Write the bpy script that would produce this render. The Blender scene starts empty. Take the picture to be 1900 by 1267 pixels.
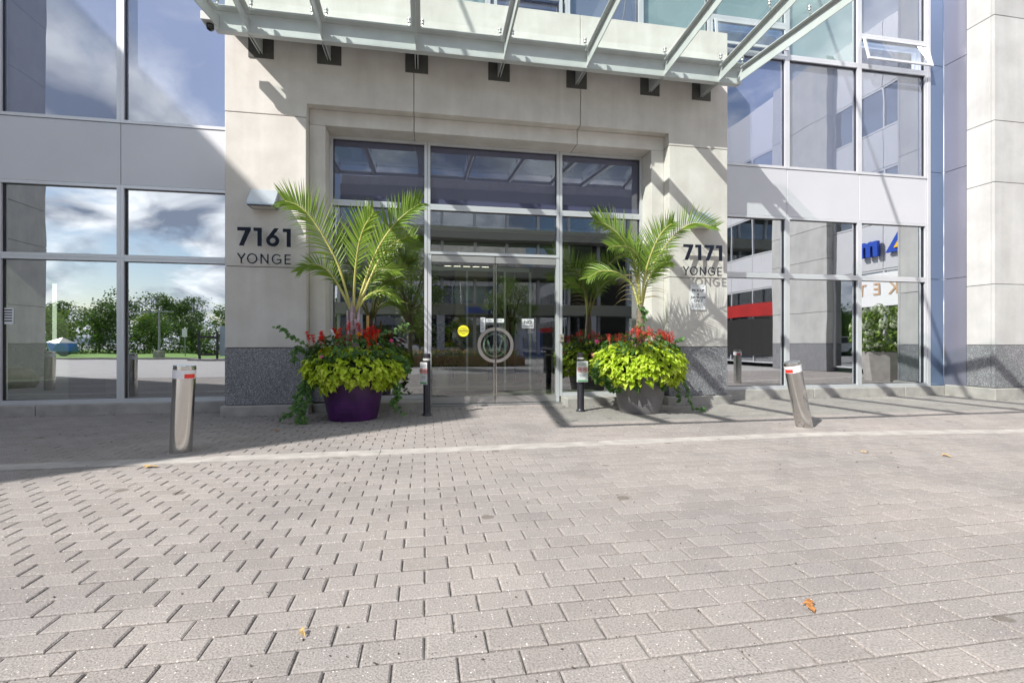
import bpy, bmesh, math, random
from mathutils import Vector, Matrix
from math import radians, sin, cos, pi
random.seed(7)
S = bpy.context.scene
COL = S.collection

# ------------------------------------------------------------------ camera
cam_d = bpy.data.cameras.new('camera'); cam_d.lens = 17.0; cam_d.sensor_width = 36.0
cam_d.clip_start = 0.05; cam_d.clip_end = 2000
cam = bpy.data.objects.new('camera', cam_d); COL.objects.link(cam)
cam.location = (0, 0, 1.25); cam.rotation_euler = (radians(90), 0, radians(-10.18))
S.camera = cam

# ------------------------------------------------------------------ world, sun, exposure
W = bpy.data.worlds.new('World'); S.world = W; W.use_nodes = True
nt = W.node_tree; nt.nodes.clear(); N = nt.nodes.new; L = nt.links.new
wo = N('ShaderNodeOutputWorld'); bg = N('ShaderNodeBackground'); bg.inputs[1].default_value = 0.096
sky = N('ShaderNodeTexSky'); sky.sky_type = 'NISHITA'; sky.sun_disc = False
sky.sun_elevation = radians(41.3); sky.sun_rotation = radians(236.7); sky.dust_density = 0.6
tc = N('ShaderNodeTexCoord'); sp = N('ShaderNodeSeparateXYZ'); L(tc.outputs['Generated'], sp.inputs[0])
ad = N('ShaderNodeMath'); ad.operation = 'ADD'; ad.inputs[1].default_value = 0.38; L(sp.outputs[2], ad.inputs[0])
mx_ = N('ShaderNodeMath'); mx_.operation = 'MAXIMUM'; mx_.inputs[1].default_value = 0.05; L(ad.outputs[0], mx_.inputs[0])
dx = N('ShaderNodeMath'); dx.operation = 'DIVIDE'; L(sp.outputs[0], dx.inputs[0]); L(mx_.outputs[0], dx.inputs[1])
dy = N('ShaderNodeMath'); dy.operation = 'DIVIDE'; L(sp.outputs[1], dy.inputs[0]); L(mx_.outputs[0], dy.inputs[1])
cb = N('ShaderNodeCombineXYZ'); L(dx.outputs[0], cb.inputs[0]); L(dy.outputs[0], cb.inputs[1])
n1 = N('ShaderNodeTexNoise'); n1.inputs['Scale'].default_value = 1.9; n1.inputs['Detail'].default_value = 9; n1.inputs['Roughness'].default_value = 0.58; n1.inputs['Distortion'].default_value = 0.4
L(cb.outputs[0], n1.inputs['Vector'])
r1 = N('ShaderNodeValToRGB'); r1.color_ramp.elements[0].position = 0.43; r1.color_ramp.elements[1].position = 0.53
L(n1.outputs[0], r1.inputs[0])
n2 = N('ShaderNodeTexNoise'); n2.inputs['Scale'].default_value = 4.2; n2.inputs['Detail'].default_value = 9; n2.inputs['Distortion'].default_value = .5
L(cb.outputs[0], n2.inputs['Vector'])
r2 = N('ShaderNodeValToRGB'); r2.color_ramp.elements[0].position = 0.40; r2.color_ramp.elements[1].position = 0.62
r2.color_ramp.elements[0].color = (2.6, 3.1, 4.1, 1); r2.color_ramp.elements[1].color = (12.0, 12.3, 12.6, 1)
L(n2.outputs[0], r2.inputs[0])
mc = N('ShaderNodeMixRGB'); L(r1.outputs[0], mc.inputs[0]); L(sky.outputs[0], mc.inputs[1]); L(r2.outputs[0], mc.inputs[2])
L(mc.outputs[0], bg.inputs[0]); L(bg.outputs[0], wo.inputs[0])

sd = bpy.data.lights.new('sun', 'SUN'); sd.energy = 5.0; sd.angle = radians(0.53); sd.color = (1.0, 0.955, 0.89)
so = bpy.data.objects.new('sun', sd); COL.objects.link(so)
SUNV = Vector((1.52, 1.0, -1.6)).normalized()
so.rotation_euler = SUNV.to_track_quat('-Z', 'Y').to_euler(); so.location = (-20, -14, 22)
S.view_settings.view_transform = 'Standard'; S.view_settings.look = 'None'
S.view_settings.exposure = 0.72; S.view_settings.gamma = 1.0
S.cycles.max_bounces = 10; S.cycles.transparent_max_bounces = 16; S.cycles.glossy_bounces = 6
S.cycles.sample_clamp_indirect = 6.0
S.cycles.use_denoising = True

# ------------------------------------------------------------------ materials
MATS = {}
def mat(name, col, rough=0.6, metal=0.0, vary=0.0, vscale=3.0, bump=0.0, bscale=40.0, spec=0.5, col2=None, detail=6):
    if name in MATS: return MATS[name]
    m = bpy.data.materials.new(name); m.use_nodes = True; t = m.node_tree
    b = t.nodes['Principled BSDF']
    b.inputs['Base Color'].default_value = (*col, 1); b.inputs['Roughness'].default_value = rough
    b.inputs['Metallic'].default_value = metal; b.inputs['Specular IOR Level'].default_value = spec
    if vary or bump:
        g = t.nodes.new('ShaderNodeNewGeometry')
    if vary:
        n = t.nodes.new('ShaderNodeTexNoise'); n.inputs['Scale'].default_value = vscale; n.inputs['Detail'].default_value = detail
        t.links.new(g.outputs['Position'], n.inputs['Vector'])
        r = t.nodes.new('ShaderNodeValToRGB'); r.color_ramp.elements[0].position = 0.3; r.color_ramp.elements[1].position = 0.7
        a = tuple(max(0, x*(1-vary)) for x in col); c = col2 or tuple(min(1, x*(1+vary)) for x in col)
        r.color_ramp.elements[0].color = (*a, 1); r.color_ramp.elements[1].color = (*c, 1)
        t.links.new(n.outputs[0], r.inputs[0]); t.links.new(r.outputs[0], b.inputs['Base Color'])
    if bump:
        n = t.nodes.new('ShaderNodeTexNoise'); n.inputs['Scale'].default_value = bscale; n.inputs['Detail'].default_value = 5
        t.links.new(g.outputs['Position'], n.inputs['Vector'])
        u = t.nodes.new('ShaderNodeBump'); u.inputs['Strength'].default_value = bump; u.inputs['Distance'].default_value = 0.01
        t.links.new(n.outputs[0], u.inputs['Height']); t.links.new(u.outputs[0], b.inputs['Normal'])
    MATS[name] = m; return m

def stone_mat(name, ca, cz):
    m = bpy.data.materials.new(name); m.use_nodes = True; t = m.node_tree; b = t.nodes['Principled BSDF']
    b.inputs['Roughness'].default_value = 0.85; b.inputs['Specular IOR Level'].default_value = 0.25
    nn = t.nodes.new; l = t.links.new
    g = nn('ShaderNodeNewGeometry')
    n = nn('ShaderNodeTexNoise'); n.inputs['Scale'].default_value = 1.6; n.inputs['Detail'].default_value = 9; n.inputs['Roughness'].default_value = .6
    l(g.outputs['Position'], n.inputs['Vector'])
    r = nn('ShaderNodeValToRGB'); r.color_ramp.elements[0].position = .33; r.color_ramp.elements[1].position = .68
    r.color_ramp.elements[0].color = (*ca, 1); r.color_ramp.elements[1].color = (*cz, 1)
    l(n.outputs[0], r.inputs[0])
    mp = nn('ShaderNodeMapping'); mp.inputs['Scale'].default_value = (2.4, 2.4, .22); l(g.outputs['Position'], mp.inputs['Vector'])
    n3 = nn('ShaderNodeTexNoise'); n3.inputs['Scale'].default_value = 1.7; n3.inputs['Detail'].default_value = 9; n3.inputs['Distortion'].default_value = .6; l(mp.outputs[0], n3.inputs['Vector'])
    r3 = nn('ShaderNodeValToRGB'); r3.color_ramp.elements[0].position = .42; r3.color_ramp.elements[1].position = .62
    r3.color_ramp.elements[0].color = (.80, .785, .76, 1); r3.color_ramp.elements[1].color = (1, 1, 1, 1); l(n3.outputs[0], r3.inputs[0])
    mu = nn('ShaderNodeMixRGB'); mu.blend_type = 'MULTIPLY'; mu.inputs[0].default_value = .28
    l(r.outputs[0], mu.inputs[1]); l(r3.outputs[0], mu.inputs[2])
    v = nn('ShaderNodeTexVoronoi'); v.inputs['Scale'].default_value = 26; l(g.outputs['Position'], v.inputs['Vector'])
    rv = nn('ShaderNodeValToRGB'); rv.color_ramp.elements[0].position = .05; rv.color_ramp.elements[1].position = .12
    rv.color_ramp.elements[0].color = (.62, .6, .57, 1); rv.color_ramp.elements[1].color = (1, 1, 1, 1); l(v.outputs['Distance'], rv.inputs[0])
    m2 = nn('ShaderNodeMixRGB'); m2.blend_type = 'MULTIPLY'; m2.inputs[0].default_value = .55
    l(mu.outputs[0], m2.inputs[1]); l(rv.outputs[0], m2.inputs[2]); oi = nn('ShaderNodeObjectInfo'); mr = nn('ShaderNodeMapRange'); mr.inputs[3].default_value = .92; mr.inputs[4].default_value = 1.03; l(oi.outputs['Random'], mr.inputs[0])
    sc3 = nn('ShaderNodeVectorMath'); sc3.operation = 'SCALE'; l(m2.outputs[0], sc3.inputs[0]); l(mr.outputs[0], sc3.inputs['Scale'])
    l(sc3.outputs[0], b.inputs['Base Color'])
    nb = nn('ShaderNodeTexNoise'); nb.inputs['Scale'].default_value = 60; nb.inputs['Detail'].default_value = 4; l(g.outputs['Position'], nb.inputs['Vector'])
    u = nn('ShaderNodeBump'); u.inputs['Strength'].default_value = .18; u.inputs['Distance'].default_value = .01
    l(nb.outputs[0], u.inputs['Height']); l(u.outputs[0], b.inputs['Normal'])
    return m

def granite_mat():
    m = bpy.data.materials.new('granite'); m.use_nodes = True; t = m.node_tree; b = t.nodes['Principled BSDF']
    b.inputs['Roughness'].default_value = .55
    nn = t.nodes.new; l = t.links.new
    g = nn('ShaderNodeNewGeometry')
    v = nn('ShaderNodeTexVoronoi'); v.inputs['Scale'].default_value = 105; v.inputs['Randomness'].default_value = 1; l(g.outputs['Position'], v.inputs['Vector'])
    s = nn('ShaderNodeSeparateColor'); l(v.outputs['Color'], s.inputs[0])
    r = nn('ShaderNodeValToRGB'); e = r.color_ramp.elements
    e[0].position = .0; e[0].color = (.09, .09, .10, 1); e[1].position = 1; e[1].color = (.48, .48, .50, 1)
    x = e.new(.4); x.color = (.17, .17, .19, 1); x = e.new(.72); x.color = (.26, .26, .28, 1)
    l(s.outputs[0], r.inputs[0])
    n = nn('ShaderNodeTexNoise'); n.inputs['Scale'].default_value = 2.5; n.inputs['Detail'].default_value = 5; l(g.outputs['Position'], n.inputs['Vector'])
    mu = nn('ShaderNodeMixRGB'); mu.blend_type = 'MULTIPLY'; mu.inputs[0].default_value = .5
    l(r.outputs[0], mu.inputs[1]); l(n.outputs[0], mu.inputs[2])
    mu.inputs[0].default_value = .35
    l(mu.outputs[0], b.inputs['Base Color'])
    u = nn('ShaderNodeBump'); u.inputs['Strength'].default_value = .12; u.inputs['Distance'].default_value = .01
    l(s.outputs[1], u.inputs['Height']); l(u.outputs[0], b.inputs['Normal'])
    return m

def paver_mat():
    m = bpy.data.materials.new('paver'); m.use_nodes = True; t = m.node_tree; b = t.nodes['Principled BSDF']
    b.inputs['Roughness'].default_value = .86; b.inputs['Specular IOR Level'].default_value = .25
    nn = t.nodes.new; l = t.links.new
    g = nn('ShaderNodeNewGeometry'); sx = nn('ShaderNodeSeparateXYZ'); l(g.outputs['Position'], sx.inputs[0])
    def M(op, a, bb=None, c=None):
        k = nn('ShaderNodeMath'); k.operation = op
        for i, q in enumerate((a, bb)):
            if q is None: continue
            if isinstance(q, (int, float)): k.inputs[i].default_value = q
            else: l(q, k.inputs[i])
        return k.outputs[0]
    row = M('FLOOR', M('DIVIDE', M('SUBTRACT', sx.outputs[1], 0.11), 0.1525))
    odd = M('FLOORED_MODULO', row, 2.0)
    colm = M('FLOOR', M('DIVIDE', M('ADD', sx.outputs[0], M('MULTIPLY', odd, 0.126)), 0.252))
    cc = nn('ShaderNodeCombineXYZ'); l(row, cc.inputs[0]); l(colm, cc.inputs[1])
    wn = nn('ShaderNodeTexWhiteNoise'); wn.noise_dimensions = '2D'; l(cc.outputs[0], wn.inputs['Vector'])
    r = nn('ShaderNodeValToRGB'); e = r.color_ramp.elements
    e[0].color = (.252, .232, .223, 1); e[1].color = (.290, .269, .259, 1)
    l(wn.outputs['Value'], r.inputs[0])
    n = nn('ShaderNodeTexNoise'); n.inputs['Scale'].default_value = 110; n.inputs['Detail'].default_value = 5; l(g.outputs['Position'], n.inputs['Vector'])
    rn = nn('ShaderNodeValToRGB'); rn.color_ramp.elements[0].position = .3; rn.color_ramp.elements[1].position = .7
    rn.color_ramp.elements[0].color = (.58, .58, .58, 1); rn.color_ramp.elements[1].color = (1.28, 1.28, 1.28, 1); l(n.outputs[0], rn.inputs[0])
    mu = nn('ShaderNodeMixRGB'); mu.blend_type = 'MULTIPLY'; mu.inputs[0].default_value = .8; l(r.outputs[0], mu.inputs[1]); l(rn.outputs[0], mu.inputs[2])
    # aggregate chips: dark and pale specks
    v = nn('ShaderNodeTexVoronoi'); v.inputs['Scale'].default_value = 70; l(g.outputs['Position'], v.inputs['Vector'])
    sc = nn('ShaderNodeSeparateColor'); l(v.outputs['Color'], sc.inputs[0])
    near = M('LESS_THAN', v.outputs['Distance'], 0.22)
    dark = M('MULTIPLY', near, M('LESS_THAN', sc.outputs[0], 0.055)); pale = M('MULTIPLY', near, M('GREATER_THAN', sc.outputs[0], 0.90))
    m1 = nn('ShaderNodeMixRGB'); l(dark, m1.inputs[0]); l(mu.outputs[0], m1.inputs[1]); m1.inputs[2].default_value = (.07, .065, .065, 1)
    m2 = nn('ShaderNodeMixRGB'); l(pale, m2.inputs[0]); l(m1.outputs[0], m2.inputs[1]); m2.inputs[2].default_value = (.62, .60, .58, 1)
    # broad dirt and worn pale patches
    n4 = nn('ShaderNodeTexNoise'); n4.inputs['Scale'].default_value = .55; n4.inputs['Detail'].default_value = 7; n4.inputs['Roughness'].default_value = .65; l(g.outputs['Position'], n4.inputs['Vector'])
    r4 = nn('ShaderNodeValToRGB'); r4.color_ramp.elements[0].position = .35; r4.color_ramp.elements[1].position = .66
    r4.color_ramp.elements[0].color = (.86, .86, .87, 1); r4.color_ramp.elements[1].color = (1.13, 1.11, 1.09, 1); l(n4.outputs[0], r4.inputs[0])
    m3 = nn('ShaderNodeMixRGB'); m3.blend_type = 'MULTIPLY'; m3.inputs[0].default_value = 1; l(m2.outputs[0], m3.inputs[1]); l(r4.outputs[0], m3.inputs[2])
    # small stains (gum, drips)
    v2 = nn('ShaderNodeTexVoronoi'); v2.inputs['Scale'].default_value = 1.7; l(g.outputs['Position'], v2.inputs['Vector'])
    n5 = nn('ShaderNodeTexNoise'); n5.inputs['Scale'].default_value = 14; l(g.outputs['Position'], n5.inputs['Vector'])
    st = M('LESS_THAN', M('ADD', v2.outputs['Distance'], M('MULTIPLY', n5.outputs[0], .10)), .135)
    st = M('MULTIPLY', st, .6)
    m4 = nn('ShaderNodeMixRGB'); l(st, m4.inputs[0]); l(m3.outputs[0], m4.inputs[1]); m4.inputs[2].default_value = (.10, .088, .07, 1)
    l(m4.outputs[0], b.inputs['Base Color'])
    u = nn('ShaderNodeBump'); u.inputs['Strength'].default_value = .8; u.inputs['Distance'].default_value = .005
    l(n.outputs[0], u.inputs['Height']); l(u.outputs[0], b.inputs['Normal'])
    return m

def glass_mat(name, tint, refl, wav=0.0012, wscale=0.9, rough=0.0):
    m = bpy.data.materials.new(name); m.use_nodes = True; t = m.node_tree; t.nodes.clear()
    nn = t.nodes.new; l = t.links.new
    o = nn('ShaderNodeOutputMaterial'); mx = nn('ShaderNodeMixShader'); tr = nn('ShaderNodeBsdfTransparent'); gl = nn('ShaderNodeBsdfGlossy')
    tr.inputs[0].default_value = (*tint, 1); gl.inputs['Roughness'].default_value = rough; gl.inputs[0].default_value = (.93, .96, 1, 1)
    lw = nn('ShaderNodeLayerWeight'); lw.inputs[0].default_value = .5
    pw = nn('ShaderNodeMath'); pw.operation = 'POWER'; pw.inputs[1].default_value = 4.5; l(lw.outputs['Facing'], pw.inputs[0])
    a = nn('ShaderNodeMath'); a.operation = 'MULTIPLY_ADD'; a.use_clamp = True; a.inputs[1].default_value = 1-refl; a.inputs[2].default_value = refl; l(pw.outputs[0], a.inputs[0])
    l(a.outputs[0], mx.inputs[0]); l(tr.outputs[0], mx.inputs[1]); l(gl.outputs[0], mx.inputs[2]); l(mx.outputs[0], o.inputs[0])
    if wav:
        g = nn('ShaderNodeNewGeometry'); n = nn('ShaderNodeTexNoise'); n.inputs['Scale'].default_value = wscale; n.inputs['Detail'].default_value = 1.5
        l(g.outputs['Position'], n.inputs['Vector'])
        u = nn('ShaderNodeBump'); u.inputs['Strength'].default_value = 1; u.inputs['Distance'].default_value = wav
        l(n.outputs[0], u.inputs['Height']); l(u.outputs[0], gl.inputs['Normal'])
    MATS[name] = m; return m

def leaf_mat(name, c1, c2, trans=.35, rough=.5):
    m = bpy.data.materials.new(name); m.use_nodes = True; t = m.node_tree; b = t.nodes['Principled BSDF']
    nn = t.nodes.new; l = t.links.new
    g = nn('ShaderNodeNewGeometry')
    r = nn('ShaderNodeValToRGB'); r.color_ramp.elements[0].color = (*c1, 1); r.color_ramp.elements[1].color = (*c2, 1)
    l(g.outputs['Random Per Island'], r.inputs[0])
    b.inputs['Roughness'].default_value = rough; b.inputs['Specular IOR Level'].default_value = .35
    l(r.outputs[0], b.inputs['Base Color'])
    tl = nn('ShaderNodeBsdfTranslucent'); l(r.outputs[0], tl.inputs[0])
    mx = nn('ShaderNodeMixShader'); mx.inputs[0].default_value = trans
    o = t.nodes['Material Output']; l(b.outputs[0], mx.inputs[1]); l(tl.outputs[0], mx.inputs[2]); l(mx.outputs[0], o.inputs[0])
    MATS[name] = m; return m

def brushed_mat():
    m = bpy.data.materials.new('stainless'); m.use_nodes = True; t = m.node_tree; b = t.nodes['Principled BSDF']
    b.inputs['Metallic'].default_value = 1; nn = t.nodes.new; l = t.links.new
    tcx = nn('ShaderNodeTexCoord'); mp = nn('ShaderNodeMapping'); mp.inputs['Scale'].default_value = (.6, .6, 60); l(tcx.outputs['Object'], mp.inputs[0])
    n = nn('ShaderNodeTexNoise'); n.inputs['Scale'].default_value = 4; n.inputs['Detail'].default_value = 4; l(mp.outputs[0], n.inputs[0])
    r = nn('ShaderNodeValToRGB'); r.color_ramp.elements[0].color = (.55, .54, .52, 1); r.color_ramp.elements[1].color = (.70, .69, .67, 1); l(n.outputs[0], r.inputs[0])
    n2 = nn('ShaderNodeTexNoise'); n2.inputs['Scale'].default_value = 1.6; n2.inputs['Detail'].default_value = 3; l(tcx.outputs['Object'], n2.inputs[0])
    r2 = nn('ShaderNodeValToRGB'); r2.color_ramp.elements[0].position = .3; r2.color_ramp.elements[0].color = (.15, .15, .15, 1); r2.color_ramp.elements[1].color = (.24, .24, .24, 1)
    l(n2.outputs[0], r2.inputs[0]); l(r2.outputs[0], b.inputs['Roughness']); l(r.outputs[0], b.inputs['Base Color'])
    return m

STONE = stone_mat('precast', (.55, .52, .49), (.66, .635, .605)); PIER = stone_mat('pier_precast', (.41, .41, .41), (.50, .50, .495)); GRANITE = granite_mat(); PAVER = paver_mat(); STEEL = brushed_mat()
GL_LOW = glass_mat('window_glass', (.26, .34, .30), .56, .0022, .7)
GL_UP = glass_mat('upper_window_glass', (.86, .90, .98), .27, .0030, .8)
GL_TR = glass_mat('transom_glass', (.86, .88, .95), .14, .0020, .8)
GL_ENT = glass_mat('entrance_glass', (.74, .82, .70), .34, .0012, .7)
GL_DOOR = glass_mat('door_glass', (.80, .87, .77), .22, .0005, .7)
GL_CAN = glass_mat('canopy_glass', (.80, .87, .84), .06, 0)
GL_DARK = glass_mat('far_glass', (.35, .42, .45), .45, .003, .5)
FRAME = mat('anodised_frame', (.58, .59, .62), .38, .35, .05, 2.0)
SPAN = mat('spandrel_metal', (.53, .535, .57), .45, .20, .05, .6, .03, 3)
BLUEM = mat('blue_metal', (.20, .27, .40), .22, .55, .06, .5)
GREYM = mat('grey_metal_cladding', (.24, .24, .30), .25, .45, .06, .6)
CANST = mat('canopy_paint', (.50, .53, .53), .45, .1, .07, 3, .04, 30)
CANDK = mat('dark_plate_paint', (.075, .075, .07), .7, 0, .15, 8)
CURB = mat('curb_concrete', (.33, .31, .295), .9, 0, .16, 5, .3, 45)
STRIPC = mat('strip_concrete', (.335, .318, .302), .88, 0, .22, 5, .3, 60, detail=9)
BED = mat('joint_sand', (.20, .187, .175), .95, 0, .45, 28, .4, 120)
PLAZA = mat('far_paving', (.31, .30, .30), .9, 0, .10, 1.5)
ASPH = mat('asphalt', (.27, .28, .29), .9, 0, .1, 1.0)
GRASS = mat('lawn_grass', (.13, .26, .03), .9, 0, .35, 1.2)
NAVY = mat('letter_navy', (.010, .014, .028), .65, 0, .1, 6, spec=.2)
PIN = mat('pin_metal', (.25, .24, .23), .4, .6)
WHITE = mat('sign_white', (.72, .73, .75), .5)
BLACK = mat('print_black', (.02, .02, .022), .6)
BLACKM = mat('black_enamel', (.028, .026, .034), .32, .1, .15, 8)
GREYC = mat('grey_collar', (.5, .5, .48), .6)
REDT = mat('red_reflector', (.72, .035, .02), .4)
WHT = mat('white_reflector', (.70, .70, .74), .35, 0, .03, 30)
PURPLE = mat('purple_glaze', (.055, .010, .085), .34, 0, .35, 5, .05, 20)
GREYPOT = mat('grey_resin', (.165, .155, .16), .5, 0, .12, 5, .06, 30)
SOIL = mat('soil', (.04, .028, .02), .95, 0, .3, 30, .5, 60)
BARK = mat('bark', (.10, .075, .055), .9, 0, .3, 12, .5, 30)
PTRUNK = mat('palm_sheath', (.26, .20, .19), .7, 0, .4, 16, .4, 40)
RACHIS = mat('palm_rachis', (.42, .40, .12), .5, 0, .15, 8)
LIME = leaf_mat('lime_leaf', (.36, .50, .02), (.72, .82, .12), .42, .42)
DGREEN = leaf_mat('dark_leaf', (.035, .085, .02), (.09, .19, .04), .3)
MGREEN = leaf_mat('ivy_leaf', (.05, .13, .03), (.14, .26, .07), .3)
PALM = leaf_mat('palm_leaflet', (.13, .235, .03), (.27, .38, .06), .36, .38)
PALMD = leaf_mat('dry_leaflet', (.30, .25, .10), (.48, .40, .22), .3)
TREEL = leaf_mat('tree_leaf', (.035, .09, .015), (.13, .22, .04), .3)
TREEL2 = leaf_mat('tree_leaf_light', (.10, .19, .02), (.24, .34, .06), .35)
CONIF = leaf_mat('conifer_leaf', (.015, .045, .03), (.04, .09, .05), .2)
HYDR = leaf_mat('hydrangea_bloom', (.42, .50, .30), (.68, .72, .58), .3)
REDF = leaf_mat('red_petal', (.60, .015, .008), (.85, .05, .03), .25)
CORALF = leaf_mat('coral_petal', (.68, .07, .05), (.85, .22, .18), .25)
ORF = leaf_mat('orange_petal', (.80, .28, .01), (.85, .38, .02), .25)
WHF = leaf_mat('white_petal', (.70, .68, .72), (.85, .84, .86), .25)
PINKF = leaf_mat('pink_petal', (.62, .05, .25), (.72, .12, .35), .25)
YEL = mat('yellow_sticker', (.80, .74, .03), .5)
BLIND = mat('blind_navy', (.11, .11, .18), .8, 0, .05, .8)
BLINDL = mat('blind_blue', (.24, .26, .36), .8, 0, .05, .5)
BLINDR = mat('blind_grey', (.25, .26, .31), .8, 0, .06, .6)
BLINDG = mat('blind_green', (.40, .50, .42), .8, 0, .06, .6)
INW = mat('inner_wall_paint', (.24, .22, .17), .8, 0, .2, .5)
INF = mat('inner_floor_stone', (.34, .32, .28), .35, 0, .15, 2)
INC = mat('inner_ceiling_paint', (.25, .25, .22), .8)
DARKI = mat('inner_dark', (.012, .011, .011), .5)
OLIVE = mat('inner_panel_olive', (.30, .27, .10), .5, 0, .2, 2)
GRWALL = mat('inner_green_wall', (.30, .40, .20), .7)
MATF = mat('door_mat', (.10, .095, .09), .95, 0, .1, 20)
BRASS = mat('wood_stake', (.50, .30, .09), .6, 0, .2, 12)
TIMBER = mat('bench_timber', (.26, .17, .09), .7, 0, .25, 6)
REDS = mat('red_fascia', (.33, .008, .008), .5, 0, .2, 1)
SIGNB = mat('sign_blue', (.01, .06, .42), .4)
SIGNY = mat('sign_yellow', (.80, .45, .02), .5)
ORTX = mat('sign_orange', (.52, .34, .22), .5)
CARW = mat('car_paint', (.60, .61, .63), .25, .1)
RUB = mat('tyre_rubber', (.02, .02, .02), .8)
SCULP = mat('blue_facet', (.03, .16, .50), .35)
SCULW = mat('pale_facet', (.45, .45, .42), .4)
POLE = mat('pole_grey', (.30, .31, .33), .5, .3)
LEAFO = mat('fallen_leaf_orange', (.33, .14, .04), .8, 0, .35, 60)
LEAFT = mat('fallen_leaf_tan', (.45, .30, .12), .8, 0, .3, 60)
DEB = mat('grit', (.06, .05, .045), .9)
FROST = mat('frosted_logo', (.30, .42, .40), .5)
LENS = mat('camera_lens', (.01, .01, .014), .08)
LGLASS = mat('lamp_lens', (.50, .47, .46), .3)
LAMPM = mat('lamp_metal', (.42, .47, .52), .35, .5, .05, 4)
RODM = mat('rod_steel', (.4, .4, .4), .35, .8)
BOULD = mat('boulder_stone', (.22, .21, .18), .9, 0, .25, 6, .5, 14)
tube_m = bpy.data.materials.new('tube_light'); tube_m.use_nodes = True
tb = tube_m.node_tree.nodes['Principled BSDF']; tb.inputs['Emission Color'].default_value = (1, .93, .8, 1); tb.inputs['Emission Strength'].default_value = 2.2

# ------------------------------------------------------------------ mesh helpers
def box(bm, x0, x1, y0, y1, z0, z1, bev=0):
    t = bmesh.new() if bev else bm
    v = [t.verts.new(p) for p in ((x0,y0,z0),(x1,y0,z0),(x1,y1,z0),(x0,y1,z0),(x0,y0,z1),(x1,y0,z1),(x1,y1,z1),(x0,y1,z1))]
    for f in ((0,3,2,1),(4,5,6,7),(0,1,5,4),(1,2,6,5),(2,3,7,6),(3,0,4,7)): t.faces.new([v[i] for i in f])
    if bev:
        bmesh.ops.bevel(t, geom=t.edges[:], offset=bev, segments=1, affect='EDGES')
        me = bpy.data.meshes.new('tmp'); t.to_mesh(me); t.free(); bm.from_mesh(me); bpy.data.meshes.remove(me)
def B(x0, x1, y0, y1, z0, z1, bev=0):
    bm = bmesh.new(); box(bm, x0, x1, y0, y1, z0, z1, bev); return bm
def prism_y(bm, pts, y0, y1):
    """polygon in (x,z), extruded along y"""
    a = [bm.verts.new((x, y0, z)) for x, z in pts]; b = [bm.verts.new((x, y1, z)) for x, z in pts]
    n = len(pts)
    bm.faces.new(a); bm.faces.new(b[::-1])
    for i in range(n): bm.faces.new((a[i], b[i], b[(i+1) % n], a[(i+1) % n]))
def prism_x(bm, pts, x0, x1):
    a = [bm.verts.new((x0, y, z)) for y, z in pts]; b = [bm.verts.new((x1, y, z)) for y, z in pts]
    n = len(pts)
    bm.faces.new(a); bm.faces.new(b[::-1])
    for i in range(n): bm.faces.new((a[i], b[i], b[(i+1) % n], a[(i+1) % n]))
def tube(bm, pts, r, n=8, caps=True):
    pts = [Vector(p) for p in pts]
    rs = r if isinstance(r, (list, tuple)) else [r]*len(pts)
    rings = []
    for i, p in enumerate(pts):
        t = (pts[min(i+1, len(pts)-1)] - pts[max(i-1, 0)]).normalized()
        ref = Vector((0, 0, 1)) if abs(t.z) < .9 else Vector((1, 0, 0))
        a = t.cross(ref).normalized(); b = t.cross(a)
        rings.append([bm.verts.new(p + (a*cos(2*pi*k/n) + b*sin(2*pi*k/n))*rs[i]) for k in range(n)])
    for i in range(len(rings)-1):
        for k in range(n): bm.faces.new((rings[i][k], rings[i][(k+1) % n], rings[i+1][(k+1) % n], rings[i+1][k]))
    if caps:
        bm.faces.new(rings[0][::-1]); bm.faces.new(rings[-1])
def lathe(bm, prof, c=(0, 0, 0), n=48, cap0=True, cap1=True):
    rings = []
    for r, z in prof:
        rings.append([bm.verts.new((c[0]+r*cos(2*pi*k/n), c[1]+r*sin(2*pi*k/n), c[2]+z)) for k in range(n)])
    for i in range(len(rings)-1):
        for k in range(n): bm.faces.new((rings[i][k], rings[i][(k+1) % n], rings[i+1][(k+1) % n], rings[i+1][k]))
    if cap0: bm.faces.new(rings[0][::-1])
    if cap1: bm.faces.new(rings[-1])
def wpos(o):
    return o.get('_w', (0, 0, 0)) if o else (0, 0, 0)
ROOTLOC = {}
def obj(name, bm, m, parent=None, smooth=False, kind=None, label=None, fix=True):
    me = bpy.data.meshes.new(name)
    if isinstance(bm, bmesh.types.BMesh):
        if fix: bmesh.ops.recalc_face_normals(bm, faces=bm.faces[:])
        bm.to_mesh(me); bm.free()
    else: me = bm
    for mm in (m if isinstance(m, (list, tuple)) else [m]): 
        if mm and len(me.materials) < (len(m) if isinstance(m, (list, tuple)) else 1): me.materials.append(mm)
    if smooth:
        me.polygons.foreach_set('use_smooth', [True]*len(me.polygons))
        if smooth == 'auto': me.set_sharp_from_angle(angle=radians(35))
    o = bpy.data.objects.new(name, me); COL.objects.link(o)
    if parent:
        o.parent = parent
        if parent.name in ROOTLOC: o.matrix_parent_inverse = ROOTLOC[parent.name]
    if kind: o['kind'] = kind
    if label: o['label'] = label
    return o
def thing(name, label, cat, loc=(0, 0, 0), group=None):
    o = bpy.data.objects.new(name, None); COL.objects.link(o); o.location = loc; o.empty_display_size = .2
    o['label'] = label; o['category'] = cat
    if group: o['group'] = group
    ROOTLOC[o.name] = Matrix.Translation(-Vector(loc)); return o
def tag(o, label, cat, group=None):
    o['label'] = label; o['category'] = cat
    if group: o['group'] = group
    return o
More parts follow.
